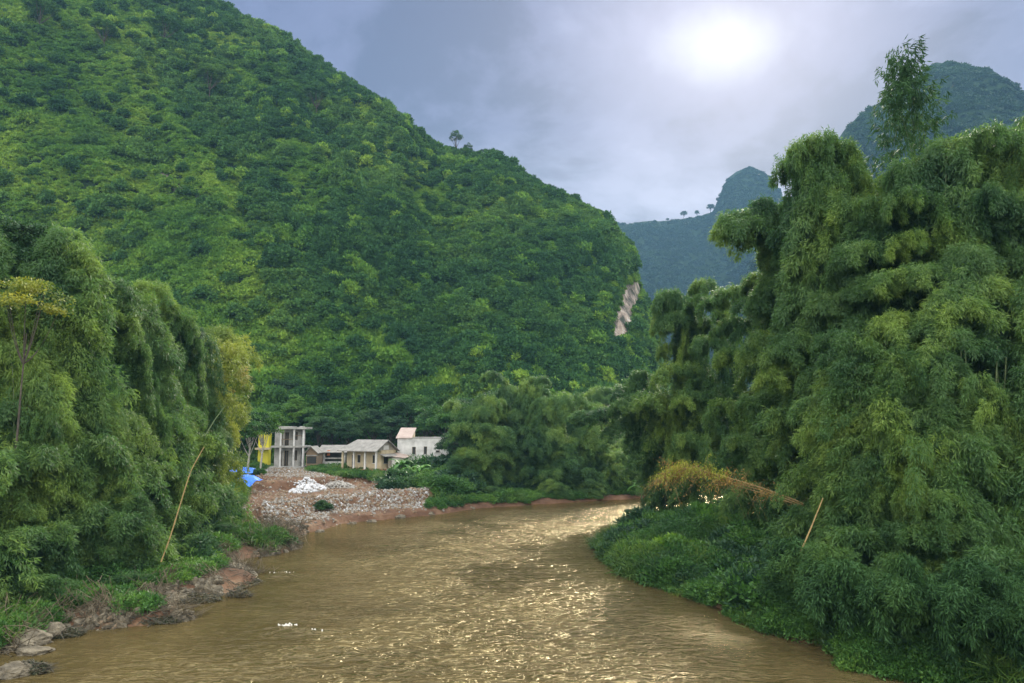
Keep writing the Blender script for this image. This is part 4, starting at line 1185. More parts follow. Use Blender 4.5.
# ------------------------------------------------------------------ rubble slope
def stone_mesh(nm, mat, r, seed):
    rg = np.random.default_rng(seed)
    import bmesh
    bm = bmesh.new(); bmesh.ops.create_icosphere(bm, subdivisions=1, radius=r)
    off = rg.uniform(0, 50)
    for v in bm.verts:
        c = v.co / r
        k = 1 + 0.35 * float(vnoise(np.array([c.x * 1.1 + off]), np.array([c.y * 1.1]), np.array([c.z * 1.1]))[0])
        v.co = c * r * k; v.co.z *= 0.7
    me = bpy.data.meshes.new(nm); bm.to_mesh(me); bm.free(); me.materials.append(MT[mat]); return me
MT['twig2'] = plain_mat('drift_twig', (0.04, 0.035, 0.02), (0.14, 0.11, 0.07), 3, 0.9)
def drift_mesh():
    rg = np.random.default_rng(2); P_ = []
    for i in range(26):
        p = rg.normal(size=3) * np.array([.35, .3, .06]) + np.array([0, 0, .1]); d = unit(rg.normal(size=3) * np.array([1, .7, .2])) * rg.uniform(.2, .5)
        P_.append(tube_arrays(np.stack([p - d, p + rg.normal(size=3) * .04, p + d]), np.array([.012, .012, .006]), 3))
    v, f = join(P_); return mesh_np('drift', v, f, MT['twig2'])
DRIFT = drift_mesh()
STN = [stone_mesh('rubble_stone', 'stone_g', 0.17, i) for i in range(3)] + [stone_mesh('rubble_stone', 'stone_b', 0.20, 5 + i) for i in range(2)] + [stone_mesh('rubble_stone', 'stone_w', 0.16, 9)]
def stones():
    rg = np.random.default_rng(9)
    n = 70000
    x = rg.uniform(-50, -4, n); y = rg.uniform(70, 130, n)
    z = ground_h(x, y); sd = river_sdf(x, y)
    px, py = to_px(x, y, z)
    A = (np.abs(sd - 4.4) - 2.2) * 2.5 + 2.5 * fbm(x * .4, y * .4, o=2, s=2) + 30 * (px < 262) + 30 * (px > 428)
    B = seg_dist(px, py, [(270, 471, 5), (300, 471, 6), (325, 473, 4)]) + 2 * fbm(x * .4, y * .4, o=2, s=3)
    C = seg_dist(px, py, [(245, 512, 3), (285, 505, 3)]) + 4 * fbm(x * .3, y * .3, o=2, s=6)
    E = seg_dist(px, py, [(322, 482, 2), (340, 480, 2)]) + 2 * fbm(x * .3, y * .3, o=2, s=7)
    p = np.maximum.reduce([1 - smooth(A, -2, 2), 1 - smooth(B, -2, 2), 0.8 * (1 - smooth(C, -2, 3)), 1 - smooth(E, -1, 2), 0.10 + 0 * A])
    ok = (rg.random(n) < p) & (sd > 0.3) & (px > 236) & (px < 446)
    m = ok.sum()
    sparse = (p[ok] < 0.2)
    pick = np.where(sparse, rg.choice([3, 4, 0], m), rg.choice([0, 1, 2, 3, 5], m, p=[.22, .22, .22, .30, .04]))
    s = rg.uniform(0.4, 1.25, m) ** 1.3
    return np.stack([x, y, z], -1)[ok], rz_rot(m, rg, 0.8), np.stack([s * rg.uniform(.8, 1.4, m), s, s], -1), pick
a_, b_, c_, d_ = stones()
print('stones', len(a_))
scatter('rubble_stones', a_, b_, c_, d_, STN, 'grey and brown rubble stones tipped down the bare riverside slope', 'rubble')
def shore():
    rg = np.random.default_rng(19); n = 70000
    x = rg.uniform(-34, -12, n); y = rg.uniform(36, 78, n)
    z = ground_h(x, y); sd = river_sdf(x, y)
    ok = (sd > -0.3) & (sd < 5.0) & (rg.random(n) < np.clip(0.75 * (1 - sd / 5.5) * (0.5 + 1.4 * fbm(x * .5, y * .5, o=2, s=8)), 0, 1))
    m = int(ok.sum()); s = rg.uniform(0.3, 1.5, m) ** 1.6
    return np.stack([x, y, z], -1)[ok], rz_rot(m, rg, 0.8), np.stack([s * rg.uniform(.8, 1.5, m), s, s * .8], -1), rg.choice([0, 1, 2, 3, 4], m, p=[.27, .27, .2, .16, .10])
a_, b_, c_, d_ = shore()
scatter('shore_stones', a_, b_, c_, d_, [stone_mesh('shore_stone', 'rock', 0.2, 30 + i) for i in range(3)] + [stone_mesh('shore_stone', 'stone_b', 0.16, 40), DRIFT], 'small brown stones and drift strewn over the muddy near shore', 'shore stones')
def heap(name, px, py, z, wx, wy, h, label, mat, seed, rot=0):
    c = wat(px, py, z); zb = gz(c.x, c.y)
    rg = np.random.default_rng(seed)
    parts = []; e = empty(name, (c.x, c.y, zb))
    tag(e, label, 'stone heap')
    n = 22; th = np.linspace(0, 2 * np.pi, 36, endpoint=False); rr = np.linspace(0, 1, 12)
    TH, RR = np.meshgrid(th, rr)
    hx = np.cos(TH) * RR * wx; hy = np.sin(TH) * RR * wy
    base_ = ground_h(c.x + hx, c.y + hy) - zb
    hz = base_ - 0.1 + h * (1 - RR ** 1.4) * (0.85 + 0.25 * fbm(hx * 1.2, hy * 1.2, o=2, s=seed))
    v = np.stack([hx, hy, hz], -1).reshape(-1, 3); i = np.arange(12 * 36).reshape(12, 36)
    f = np.stack([i[:-1], np.roll(i[:-1], -1, 1), np.roll(i[1:], -1, 1), i[1:]], -1).reshape(-1, 4)
    link('mound', mesh_np('mound', v, f, MT['stone_b'], smooth_=True), e)
    V_, F_ = [], []; k = 0
    ico = STN[0]
    iv = np.array([q.co[:] for q in ico.vertices]); iff = np.array([list(p.vertices) for p in ico.polygons])
    for q in range(520):
        a = rg.uniform(0, 6.28); r = math.sqrt(rg.random())
        x, y = math.cos(a) * r * wx * 1.08, math.sin(a) * r * wy * 1.08
        zz_ = float(ground_h(np.array([c.x + x]), np.array([c.y + y]))[0]) - zb + h * max(0, 1 - r ** 1.4) * 0.95
        s = rg.uniform(0.5, 1.3); M3 = np.array(Matrix.Rotation(rg.uniform(0, 6.28), 3, 'Z') @ Matrix.Rotation(rg.uniform(0, 3), 3, 'X'))
        V_.append(iv @ M3.T * s + np.array([x, y, zz_])); F_.append(iff + k); k += len(iv)
    o = link('loose_stones', mesh_np('loose_stones', np.concatenate(V_), np.concatenate(F_), MT[mat]), e); o['kind'] = 'stuff'
heap('white_stone_heap', 309, 489, 2.4, 2.1, 4.4, 0.8, 'heap of white stones on the brown rubble slope below the unfinished house', 'stone_w', 4)
heap('grey_stone_heap', 338, 484, 2.8, 2.2, 2.0, 0.9, 'low grey stone heap on the bank below the porch house', 'stone_g', 5)

# ------------------------------------------------------------------ boulders, drift debris at the near shore
def boulder(px, py, wpx, hpx, lab, seed, mat='rock', grp='boulders at the muddy near shore'):
    c = wat(px, py, 0.1)
    k = c.y / F
    import bmesh
    bm = bmesh.new(); bmesh.ops.create_icosphere(bm, subdivisions=4, radius=1)
    co = np.array([v.co[:] for v in bm.verts]); off = seed * 7.7
    r = 1 + 0.42 * fbm(co[:, 0] * 1.2 + off, co[:, 1] * 1.2, co[:, 2] * 1.2, o=4) + 0.10 * fbm(co[:, 0] * 5 + off, co[:, 1] * 5, co[:, 2] * 5, o=2)
    co = co * r[:, None] * np.array([wpx * k * 0.5, wpx * k * 0.42, hpx * k * 0.75])
    co[:, 2] = np.floor(co[:, 2] / 0.16 + 0.3 * co[:, 0]) * 0.16 * 0.4 + co[:, 2] * 0.6
    for v, q in zip(bm.verts, co): v.co = q
    me = bpy.data.meshes.new('boulder'); bm.to_mesh(me); bm.free(); me.materials.append(MT[mat])
    o = link('boulder', me, None, (c.x, c.y, 0.02)); o.rotation_euler = (0, 0, random.uniform(-.4, .4))
    tag(o, lab, 'rock', grp)
bl = [(18, 642, 56, 15, 'broad flat boulder at the bottom corner shore'), (52, 634, 30, 15, 'knobbly boulder at the tip of the corner shore rocks'), (33, 650, 34, 7, 'low flat rock just under the broad corner boulder'),
      (14, 672, 38, 12, 'boulder half sunk at the bottom edge'), (38, 667, 20, 8, 'small rock beside the half sunk boulder'), (5, 630, 20, 11, 'brown rock against the grass at the edge'),
      (100, 618, 16, 5, 'small pale rock at the edge of the grass'), (152, 606, 24, 9, 'brown rock in the middle of the muddy shore'), (175, 600, 28, 9, 'long rock near the outer debris mat'),
      (196, 588, 26, 9, 'rock with mud on top along the shore'), (222, 578, 26, 10, 'rock close under the dark debris mat'), (243, 572, 22, 9, 'squared rock at the end of the rocky spit'),
      (160, 590, 24, 9, 'rock tucked in the weeds above the shore'), (205, 566, 24, 9, 'rock above the debris by the bamboo foot'), (232, 556, 22, 8, 'rock at the bend of the muddy shore'),
      (262, 548, 20, 5, 'flat rock at the inner cove'), (185, 612, 18, 4, 'small wet rock off the outer debris mat')]
for i, b in enumerate(bl): boulder(b[0], b[1], b[2], b[3], b[4], i + 1)
for i, (px, py, w_, h_) in enumerate([(372, 521, 9, 4), (400, 517, 12, 4), (430, 514, 10, 4), (498, 503, 14, 5), (520, 500, 12, 5), (470, 508, 10, 4), (352, 523, 9, 3), (320, 531, 9, 3)]):
    boulder(px, py, w_, h_, 'small brown rock at the waterline under the rubble and far bank', 40 + i, 'rock', 'small rocks along the far waterline')
def debris(px, py, wpx, dpx, lab, seed, n=260, hh=0.35):
    c = wat(px, py, 0.15); k = c.y / F
    wx_ = wpx * k * 0.5; wy_ = dpx * k * 0.5 * c.y / H * 0.9
    rg = np.random.default_rng(seed)
    e = tag(empty('debris_mat', (c.x, c.y, 0.0)), lab, 'drift debris', 'drift debris on the near shore')
    P_ = []
    for i in range(n):
        a = rg.uniform(0, 6.28); r = math.sqrt(rg.random())
        x, y = math.cos(a) * r * wx_, math.sin(a) * r * wy_
        z = hh * (1 - r * r) * rg.random() + 0.03 + max(0, gz(c.x + x, c.y + y)) * 0.9 if i % 3 == 0 else hh * (1 - r * r) * rg.random() + 0.1
        az = rg.normal() * 0.6; l = rg.uniform(0.3, 1.1)
        d = np.array([math.cos(az), math.sin(az), rg.normal() * 0.25]) * l
        p0 = np.array([x, y, z]) - d / 2
        pts = np.stack([p0, p0 + d * 0.5 + rg.normal(size=3) * 0.06, p0 + d])
        P_.append(tube_arrays(pts, np.array([0.018, 0.014, 0.006]) * rg.uniform(0.7, 2.2), 3))
    v, f = join(P_)
    o = link('twigs', mesh_np('twigs', v, f, MT['twig']), e); o['kind'] = 'stuff'
    n2 = n * 10
    a = rg.uniform(0, 6.28, n2); r = np.sqrt(rg.random(n2))
    P = np.stack([np.cos(a) * r * wx_, np.sin(a) * r * wy_, hh * (1 - r * r) * rg.random(n2) + 0.06], -1)
    D = unit(rg.normal(size=(n2, 3)) * np.array([1, 1, 0.5])); S = unit(np.cross(D, rg.normal(size=(n2, 3))))
    lv = leaf_arrays(P, D, S, rg.uniform(.08, .22, n2), rg.uniform(.03, .08, n2))
    o = link('wet_leaves', mesh_np('wet_leaves', lv[0], lv[1], MT['debris_leaf'], rg.random(n2)), e); o['kind'] = 'stuff'
MT['debris_leaf'] = leaf_mat('debris_leaf', (0.02, 0.03, 0.012), (0.05, 0.055, 0.025), (0.13, 0.10, 0.05), transl=0.1, tmix=0.8)
for i, d in enumerate([(145, 618, 80, 10, 'dark tangled twigs and leaves on the outermost shore rocks'), (60, 632, 46, 8, 'greenish drift tangled over the corner boulders'),
        (225, 582, 66, 16, 'large dark mat of drift lying along the rocky spit'), (275, 543, 54, 9, 'drift caught on the point below the rubble slope'),
        (195, 598, 50, 8, 'brown drift between the shore rocks'), (30, 668, 40, 8, 'drift lying on the half sunk boulder'), (170, 584, 60, 12, 'brown brush heaped under the bamboo'), (240, 594, 22, 3, 'thin raft of drift off the rocky spit')]):
    debris(d[0], d[1], d[2], d[3], d[4], 60 + i, n=int(60 + d[2] * 3.2))

# ------------------------------------------------------------------ fallen bamboo with brown leaves
def fallen():
    rg = np.random.default_rng(8)
    base = at(835, 520, 47); pts0 = [at(*p) for p in [(812, 508, 47.5), (790, 499, 48), (762, 489, 49), (735, 481, 50), (710, 474, 51), (690, 470, 52), (674, 472, 52.5), (664, 480, 53)]]
    base.z = max(base.z - 1.5, gz(base.x, base.y))
    P = np.array([tuple(base)] + [tuple(p) for p in pts0])
    t = np.linspace(0, 1, len(P)); tt = np.linspace(0, 1, 50)
    C = np.stack([np.interp(tt, t, P[:, i]) for i in range(3)], -1)
    for _ in range(4): C[1:-1] = (C[:-2] + 2 * C[1:-1] + C[2:]) / 4
    e = tag(empty('fallen_bamboo', tuple(base)), 'fallen bamboo stem with brown withered leaves arching over the grassy point', 'bamboo')
    o0 = np.array(tuple(base))
    C = C - o0
    for q in range(3):
        off = np.array([0, 0.15 * q, -0.22 * q + 0.1]); s = np.linspace(0, 1, 50)[:, None]
        c2 = C + off * (0.3 + s * 1.2)
        c2 = c2[: 50 - 9 * q]
        v, f = tube_arrays(c2, np.linspace(0.055, 0.012, len(c2)), 6)
        link('culm', mesh_np('culm', v, f, MT['culm_dry'], smooth_=True), e)
    tw = []; LP = []; LD = []; GP = []; GD = []
    for i in range(300):
        k = int(8 + rg.random() ** 0.6 * 40); p = C[min(k, 49)]
        az = rg.uniform(0, 6.28); up = rg.uniform(-0.5, 1.3)
        l = rg.uniform(0.6, 2.3) * (0.55 + 0.45 * k / 49)
        d = unit(np.array([math.cos(az) - 0.5, math.sin(az) * 0.7, up]))
        s = np.linspace(0, 1, 6)[:, None]
        dr = rg.uniform(0.1, 1.0)
        br = p + d * l * s + np.array([0, 0, -dr * l]) * s * s + rg.normal(size=(6, 3)) * 0.05 * s
        tw.append(tube_arrays(br, np.array([0.011, 0.009, 0.007, 0.006, 0.004, 0.003]), 3))
        n = 26
        ii = rg.random(n)
        pp = br[0] + (p * 0 + d) * l * ii[:, None] + np.array([0, 0, -dr * l]) * (ii ** 2)[:, None] + rg.normal(size=(n, 3)) * 0.16
        dd = unit(np.array([0, 0, -0.8]) + rg.normal(size=(n, 3)) * 0.6)
        if k > 26 and up > 0.25 and rg.random() < 0.7: GP.append(pp); GD.append(dd)
        elif rg.random() < 0.5: LP.append(pp); LD.append(dd)
    v, f = join(tw)
    o = link('twigs', mesh_np('twigs', v, f, MT['culm_dry']), e); o['kind'] = 'stuff'
    for nm, P1, D1, mt in (('withered_leaves', LP, LD, 'dry'), ('yellowing_leaves', GP, GD, 'dry_green')):
        P1 = np.concatenate(P1); D1 = np.concatenate(D1); n = len(P1)
        S1 = unit(np.cross(D1, rg.normal(size=(n, 3))))
        lv = leaf_arrays(P1, D1, S1, rg.uniform(.12, .24, n), rg.uniform(.03, .06, n))
        link(nm, mesh_np(nm, lv[0], lv[1], MT[mt], rg.random(n)), e)
fallen()
def pole(pts, r, name, lab, mat='culm_dry', cat='pole'):
    P = np.array([tuple(p) for p in pts]); o0 = P[0].copy()
    t = np.linspace(0, 1, len(P)); tt = np.linspace(0, 1, 24)
    C = np.stack([np.interp(tt, t, P[:, i]) for i in range(3)], -1) - o0
    for _ in range(3): C[1:-1] = (C[:-2] + 2 * C[1:-1] + C[2:]) / 4
    rad = np.linspace(r, r * 0.55, 24); rad[::4] *= 1.25
    v, f = tube_arrays(C, rad, 7)
    o = link(name, mesh_np(name, v, f, MT[mat], smooth_=True), None, tuple(o0))
    tag(o, lab, cat)
pole([at(161, 562, 50), at(170, 538, 50.5), at(184, 492, 51.5), at(191, 470, 52), at(204, 447, 53)], 0.05, 'bamboo_pole', 'long yellow bamboo stem leaning out of the shaded bamboo towards the muddy shore')
pole([at(799, 556, 40), at(811, 528, 40), at(823, 498, 40)], 0.05, 'bamboo_pole', 'thin yellow broken stem standing in the greenery beside the fallen brown bamboo')
pole([at(205, 436, 55), at(216, 418, 55.5), at(226, 405, 56)], 0.05, 'bamboo_pole', 'dark bare stem sloping through the yellowish bamboo', 'culm')
# ------------------------------------------------------------------ buildings
class MB:
    def __init__(s): s.v = []; s.f = []
    def box(s, x0, x1, y0, y1, z0, z1):
        k = len(s.v)
        s.v += [(x0, y0, z0), (x1, y0, z0), (x1, y1, z0), (x0, y1, z0), (x0, y0, z1), (x1, y0, z1), (x1, y1, z1), (x0, y1, z1)]
        s.f += [(k + 3, k + 2, k + 1, k), (k + 4, k + 5, k + 6, k + 7), (k, k + 1, k + 5, k + 4), (k + 1, k + 2, k + 6, k + 5), (k + 2, k + 3, k + 7, k + 6), (k + 3, k, k + 4, k + 7)]
        return s
    def poly(s, pts, faces):
        k = len(s.v); s.v += [tuple(p) for p in pts]; s.f += [tuple(k + i for i in f) for f in faces]; return s
    def slab(s, quad, th):
        """a sloping sheet with thickness: four corners, thickness downwards."""
        b = [(p[0], p[1], p[2] - th) for p in quad]
        return s.poly(list(quad) + b, [(0, 1, 2, 3), (7, 6, 5, 4), (0, 4, 5, 1), (1, 5, 6, 2), (2, 6, 7, 3), (3, 7, 4, 0)])
    def build(s, name, mat, parent=None, bevel=0.0):
        me = bpy.data.meshes.new(name); me.from_pydata(s.v, [], s.f); me.update(); me.materials.append(MT[mat])
        o = link(name, me, parent)
        if bevel:
            m = o.modifiers.new('edge', 'BEVEL'); m.width = bevel; m.segments = 2; m.limit_method = 'ANGLE'
        return o
def wall_with_holes(x0, x1, z0, z1, holes, y0, y1):
    """a wall along x with rectangular openings (sorted, not overlapping in x)."""
    m = MB(); x = x0
    for (a, b, c, d) in sorted(holes):
        m.box(x, a, y0, y1, z0, z1)
        if c > z0: m.box(a, b, y0 + .002, y1 - .002, z0, c)
        if d < z1: m.box(a, b, y0 + .002, y1 - .002, d, z1)
        x = b
    m.box(x, x1, y0, y1, z0, z1)
    return m

# unfinished two storey house
Yh = 128.0; K = Yh / F
def hx(px, x0=0): return (px - 512) * K * 1.0
g0 = at(272, 466.5, Yh)
ux = lambda px: at(px, 450, Yh).x - g0.x
zt = lambda py: at(272, py, Yh).z - g0.z
e = tag(empty('unfinished_house', tuple(g0), 0), 'grey two storey concrete house shell with open bays and bare columns', 'house')
MB().box(ux(270.5), ux(305), -0.3, 4.2, -2.6, 0.0).box(ux(270.5), ux(305), -0.6, -0.31, -2.6, -0.25).build('foundation', 'concrete', e)
MB().box(ux(271), ux(305), -0.25, 4.0, zt(447.6), zt(445.8)).build('balcony_slab', 'concrete', e)
MB().box(ux(276), ux(305.5), -0.4, 4.0, zt(429.2), zt(427.2)).box(ux(279), ux(296), -0.2, 0.05, zt(427.2), zt(426.3)).box(ux(298), ux(303), 0.5, 0.8, zt(427.2), zt(426.2)).build('roof_slab', 'concrete', e)
for px in (280.5, 293.8, 303.2):
    for (a, b) in ((466.5, 447.6), (445.8, 429.2)):
        MB().box(ux(px) - .14, ux(px) + .14, -0.15, 0.13, zt(a), zt(b)).build('column', 'plaster', e)
MB().box(ux(303.2) - .14, ux(303.2) + .14, 3.2, 3.5, zt(466.5), zt(447.6)).build('column', 'white', e)
for (a, b, nm) in ((466.5, 447.6, 'g'), (445.8, 429.2, 'u')):
    hol = [(ux(277.6), ux(280.2), zt(a) + .02, zt(b) - .55), (ux(282), ux(286.4), zt(a) + .02, zt(b) - .55), (ux(291.8), ux(295.2), zt(a) + 1.0, zt(b) - .5)]
    wall_with_holes(ux(272), ux(298.6), zt(a), zt(b), hol, 1.3, 1.5).box(ux(272), ux(272) + .2, 1.502, 3.9, zt(a), zt(b)).box(ux(298.6) - .2, ux(298.6), 1.502, 3.9, zt(a), zt(b)).box(ux(272.3), ux(298.4), 3.7, 3.9, zt(a), zt(b) - .01).build('wall', 'concrete', e)
    for (x0_, x1_, z0_, z1_) in hol[:2]:
        d_ = MB().box(x0_ + .02, x1_ - .02, 1.42, 1.47, z0_, z1_).build('door', 'dark', e)
        MB().box(x0_, x0_ + .06, 1.30, 1.41, z0_, z1_).box(x1_ - .06, x1_, 1.30, 1.41, z0_, z1_).box((x0_ + x1_) / 2 - .025, (x0_ + x1_) / 2 + .025, 1.36, 1.41, z0_, z1_).build('door_frame', 'wood', d_)
    (x0_, x1_, z0_, z1_) = hol[2]
    w_ = MB().box(x0_, x0_ + .05, 1.30, 1.4, z0_, z1_).box(x1_ - .05, x1_, 1.30, 1.4, z0_, z1_).box(x0_, x1_, 1.3, 1.4, z0_ - .06, z0_ - .002).box((x0_ + x1_) / 2 - .02, (x0_ + x1_) / 2 + .02, 1.32, 1.38, z0_, z1_).build('window', 'wood', e)
    MB().box(x0_ + .05, x1_ - .05, 1.42, 1.44, z0_, z1_).build('pane', 'dark', w_)
MB().box(ux(281), ux(293.4), -0.10, -0.02, zt(439.6), zt(439.0)).box(ux(294.2), ux(303), -0.10, -0.02, zt(436), zt(435.4)).build('rail', 'wood', e)
# yellow house
g0 = at(255, 464, 139); u2 = lambda px: at(px, 450, 139).x - g0.x; z2 = lambda py: at(255, py, 139).z - g0.z
e = tag(empty('yellow_house', tuple(g0)), 'bright yellow walled house mostly hidden by trees', 'house')
wall_with_holes(u2(258), u2(268.5), -1.5, z2(428), [(u2(260), u2(263), z2(445), z2(438))], 0, 1.5).build('wall', 'yellow', e)
MB().box(u2(260), u2(263), .1, .15, z2(445), z2(438)).build('window', 'dark', e)
MB().slab([(u2(256.5), -.6, z2(428.4)), (u2(272), -.6, z2(428.4)), (u2(270), 2.5, z2(422.5)), (u2(258), 2.5, z2(422.5))], .12).slab([(u2(258), 2.5, z2(422.5)), (u2(270), 2.5, z2(422.5)), (u2(272), 5.6, z2(428.4)), (u2(256.5), 5.6, z2(428.4))], .12).build('roof', 'wood', e)
MB().box(u2(257), u2(271.5), -1.2, -.02, z2(449.5), z2(447.6)).build('terrace_slab', 'cream', e)

# open shed with the metal roof
g0 = at(303, 465, 131); u3 = lambda px: at(px, 450, 131).x - g0.x; z3 = lambda py: at(303, py, 131).z - g0.z
e = tag(empty('open_shed', tuple(g0)), 'long dark open shed with old metal roof between the two houses', 'shed')
MB().slab([(u3(317), -0.2, z3(452.2)), (u3(347), -0.2, z3(452.2)), (u3(345), 4.5, z3(445.6)), (u3(315), 4.5, z3(445.6))], .1).build('roof', 'tile_grey', e)
MB().box(u3(317), u3(347), 4.3, 4.45, -1, z3(446)).box(u3(317), u3(317) + .1, .2, 4.29, -1, z3(452)).build('wall', 'roof_metal', e)
for px in (324.2, 344.5): MB().box(u3(px) - .14, u3(px) + .14, 0, .26, -1, z3(452)).build('post', 'concrete', e)
MB().box(u3(324.6), u3(344), .05, .2, z3(458.8), z3(457.6)).build('rail', 'concrete', e)
MB().box(u3(318), u3(345), .3, .5, -1.2, z3(461.5)).build('low_wall', 'plaster', e)
o = MB().box(u3(326.4), u3(329.2), .6, .7, z3(455.6), z3(450.4)).build('orange_panel', 'orange', e)
# little gabled shed
g0 = at(311, 465, 126); u4 = lambda px: at(px, 450, 126).x - g0.x; z4 = lambda py: at(311, py, 126).z - g0.z
e = tag(empty('gabled_shed', tuple(g0)), 'small dark gabled shed with pale roof edge beside the bare columns', 'shed')
MB().slab([(u4(305.2), -.4, z4(452.5)), (u4(311.2), -.4, z4(446.2)), (u4(311.2), 4, z4(446.2)), (u4(305.2), 4, z4(452.5))], .1).slab([(u4(311.2), -.4, z4(446.2)), (u4(318.6), -.4, z4(453)), (u4(318.6), 4, z4(453)), (u4(311.2), 4, z4(446.2))], .1).build('roof', 'tile_grey', e)
MB().poly([(u4(306.4), 0, -1.5), (u4(317.4), 0, -1.5), (u4(317.4), 0, z4(452.6)), (u4(311.2), 0, z4(447.2)), (u4(306.4), 0, z4(452.2)), (u4(306.4), 3.6, -1.5), (u4(317.4), 3.6, -1.5), (u4(317.4), 3.6, z4(452.6)), (u4(311.2), 3.6, z4(447.2)), (u4(306.4), 3.6, z4(452.2))],
          [(0, 1, 2, 3, 4), (9, 8, 7, 6, 5), (1, 6, 7, 2), (5, 0, 4, 9), (0, 5, 6, 1)]).build('wall', 'wood', e)
MB().box(u4(307.4), u4(316.6), -.05, -.002, z4(463.5), z4(456.5)).build('opening', 'dark', e)
MB().box(u4(306.2), u4(317.6), -.09, -.003, z4(455.8), z4(455.0)).build('lintel', 'concrete', e)

# porch house, turned so that its gable end shows
g0 = at(376, 468.5, 117)
e = tag(empty('porch_house', tuple(g0), math.radians(-28)), 'cream single storey house with columned porch and grey tiled roof', 'house')
Lx = 7.0; Dp = 5.0; hh = 2.75
# local: x from -Lx (far corner) to 0 (near corner), y from 0 (front) to Dp
MB().box(-Lx, 0.0, 1.3, Dp, -0.2, hh).build('wall', 'cream', e)
MB().box(-Lx - .2, 0.1, -0.15, Dp, -0.45, -0.202).build('floor_slab', 'red_floor', e)
MB().box(-Lx, 0.02, .5, Dp - .1, -2.6, -0.452).build('foundation', 'brick_grey', e)
for x in (-Lx + .15, -4.55, -2.3, -0.12):
    MB().box(x - .13, x + .13, 0.0, .26, -0.2, hh - .02).build('column', 'white' if x > -5 else 'cream', e)
MB().box(-Lx, 0.0, 0.0, .28, hh - .018, hh + .2).build('beam', 'cream', e)
for (a, b) in ((-5.9, -5.3), (-3.5, -3.0)):
    MB().box(a, b, 1.25, 1.298, -0.2, 1.95).build('door', 'dark', e)
for (a, b) in ((-4.75, -4.2), (-1.7, -.9)):
    w_ = MB().box(a, b, 1.26, 1.298, .75, 1.95).build('window', 'dark', e)
    MB().box(a - .07, b + .07, 1.2, 1.297, .66, .748).box(a - .07, b + .07, 1.2, 1.297, 1.952, 2.04).build('sill', 'white', w_)
rz_ = hh + 1.65
MB().slab([(-Lx - .5, -.55, hh - .05), (.45, -.55, hh - .05), (.45, 2.5, rz_), (-Lx + 1.1, 2.5, rz_)], .12).slab([(-Lx + 1.1, 2.5, rz_), (.45, 2.5, rz_), (.45, Dp + .5, hh - .1), (-Lx - .5, Dp + .5, hh - .1)], .12).poly([(-Lx - .5, -.55, hh - .04), (-Lx + 1.1, 2.5, rz_ + .01), (-Lx - .5, Dp + .5, hh - .09)], [(0, 1, 2)]).build('roof', 'tile_grey', e)
MB().poly([(-.02, 0.3, hh), (-.02, Dp, hh), (-.02, 2.5, rz_ - .15), (-.25, .3, hh), (-.25, Dp, hh), (-.25, 2.5, rz_ - .15)], [(0, 1, 2), (5, 4, 3), (0, 2, 5, 3), (1, 4, 5, 2)]).build('gable', 'brick_grey', e)
MB().box(.0, .02, 1.8, 3.1, hh + .1, hh + .75).build('vent', 'white', e)
for y in (1.0, 2.3, 3.7): MB().box(.022, .06, y, y + .75, -2.1, -0.75).build('opening', 'dark', e)
w_ = MB().box(.002, .04, 1.9, 2.9, .7, 1.8).build('window', 'dark', e)
MB().box(.0, .1, 1.8, 3.0, .6, .698).build('sill', 'concrete', w_)
MB().slab([(.1, .6, hh - .55), (1.3, .6, hh - .9), (1.3, 4.6, hh - .9), (.1, 4.6, hh - .55)], .07).build('awning', 'tile_grey', e)
# white lean-to
g0 = at(391.5, 470, 119)
e = tag(empty('lean_to_shed', tuple(g0), math.radians(-12)), 'small white lean-to shed between the porch house and the white block', 'shed')
MB().box(0, 2.0, 0, 2.5, -2.5, 1.95).build('wall', 'white', e)
MB().slab([(-.6, -.35, 2.25), (2.35, -.35, 1.95), (2.35, 2.8, 2.15), (-.6, 2.8, 2.75)], .09).build('roof', 'roof_pink', e)
MB().box(-.62, -.1, .05, 2.4, -2.5, 1.9).build('side_wall', 'brick_grey', e)
# white block house
g0 = at(397, 470, 122); u5 = lambda px: at(px, 450, 122).x - g0.x; z5 = lambda py: at(397, py, 122).z - g0.z
e = tag(empty('block_house', tuple(g0), math.radians(-3)), 'tall pale block house with two small dark windows and pink stair roof', 'house')
hol = [(u5(412.2), u5(415.9), z5(454.2), z5(446.8)), (u5(423.9), u5(427.3), z5(454), z5(446.4)), (u5(436), u5(440), z5(452.3), z5(450.2))]
wall_with_holes(0, u5(443), -3.5, z5(437.6), hol, 0, .25).box(0, .25, .252, 7, -3.5, z5(437.6)).box(u5(443) - .25, u5(443), .252, 7, -3.5, z5(437.6)).box(0.252, u5(443) - .252, 6.7, 6.99, -3.5, z5(437.6)).build('wall', 'plaster', e)
MB().box(.252, u5(443) - .252, .252, 6.69, z5(438.9), z5(438.4)).build('roof', 'concrete', e)
MB().box(-.04, u5(443) + .05, -.05, -.003, z5(438.4), z5(437.3)).build('parapet_edge', 'concrete', e)
for q in hol:
    w_ = MB().box(q[0], q[0] + .06, .03, .12, q[2], q[3]).box(q[1] - .06, q[1], .03, .12, q[2], q[3]).box(q[0] + .06, q[1] - .06, .03, .12, q[3] - .06, q[3]).build('window', 'wood', e)
    MB().box(q[0] + .06, q[1] - .06, .13, .16, q[2], q[3] - .06).build('pane', 'dark', w_)
    MB().box(q[0] - .1, q[1] + .1, -.08, .02, q[2] - .1, q[2] - .003).build('sill', 'concrete', w_)
z0_ = z5(437.6)
MB().poly([(.1, .3, z0_), (u5(411), .3, z0_), (u5(411), 3.6, z0_), (.1, 3.6, z0_), (.1, 3.6, z0_ + 1.35), (u5(411), 3.6, z0_ + 1.35)], [(0, 1, 2, 3), (2, 5, 4, 3), (1, 5, 2), (0, 3, 4), (0, 4, 5, 1)]).build('stair_hut', 'cream', e)
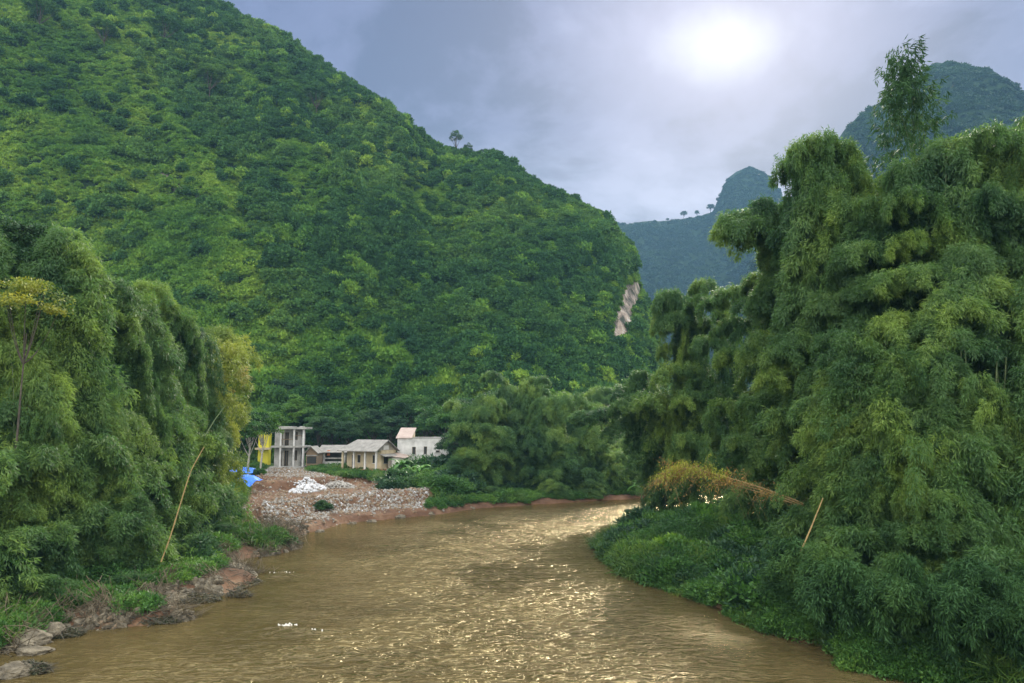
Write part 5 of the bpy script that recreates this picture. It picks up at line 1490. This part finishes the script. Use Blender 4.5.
MB().slab([(-.25, -.25, z0_ - .05), (u5(412), -.25, z0_ - .05), (u5(412) + .0, 3.9, z0_ + 1.6), (-.25, 3.9, z0_ + 1.6)], .08).build('stair_roof', 'roof_pink', e)

# blue tarpaulins
def tarp(px, py, Y, l, w, rz, lab, seed):
    c = at(px, py, Y); nx, ny = 30, 18
    X, Yg = np.meshgrid(np.linspace(-l / 2, l / 2, nx), np.linspace(-w / 2, w / 2, ny))
    Z = 0.45 * np.exp(-(Yg / (w * .32)) ** 2) - 0.25 * (np.abs(X) / l) + 0.14 * fbm(X * 1.6, Yg * 2.2, o=3, s=seed) + 0.35
    v = np.stack([X, Yg, Z], -1).reshape(-1, 3); i = np.arange(nx * ny).reshape(ny, nx)
    f = np.stack([i[:-1, :-1], i[:-1, 1:], i[1:, 1:], i[1:, :-1]], -1).reshape(-1, 4)
    o = link('tarpaulin', mesh_np('tarpaulin', v, f, MT['tarp'], smooth_=True), None, (c.x, c.y, c.z - .4))
    o.rotation_euler = (math.radians(18), math.radians(14 if seed == 2 else 3), rz)
    s = o.modifiers.new('thickness', 'SOLIDIFY'); s.thickness = 0.03
    tag(o, lab, 'tarpaulin', 'blue tarpaulins')
tarp(242.5, 469.5, 100, 3.0, 1.6, 0.1, 'upper smaller blue tarpaulin at the foot of the slender trees', 1)
tarp(249.5, 479, 95, 2.6, 2.2, -0.5, 'lower crumpled blue tarpaulin at the top corner of the rubble', 2)
# concrete landing beam in the shade
c = at(208, 519, 68)
e = tag(empty('landing_beam', tuple(c)), 'thin pale concrete beam on dark posts at the shaded shore', 'beam')
MB().box(-1.7, 1.2, -.15, .15, -.10, .10).build('beam_top', 'white', e)
for x in (-1.5, 0.9): MB().box(x - .09, x + .09, -.09, .09, -2.4, -.101).build('post', 'bark', e)

# ------------------------------------------------------------------ haze
mh, th = new_mat('haze_air')
o_ = N(th, 'ShaderNodeOutputMaterial')
pv = N(th, 'ShaderNodeVolumePrincipled', inp={'Density': 0.00024, 'Color': (0.17, 0.33, 0.50, 1), 'Anisotropy': 0.0})
th.links.new(pv.outputs[0], o_.inputs['Volume'])
hb = MB().box(-2100, 2100, -320, 2700, -6, 730)
MT['haze'] = mh
ho = hb.build('haze', 'haze'); tag(ho, 'thin blue air between the river and the far mountains', 'haze', kind='stuff')
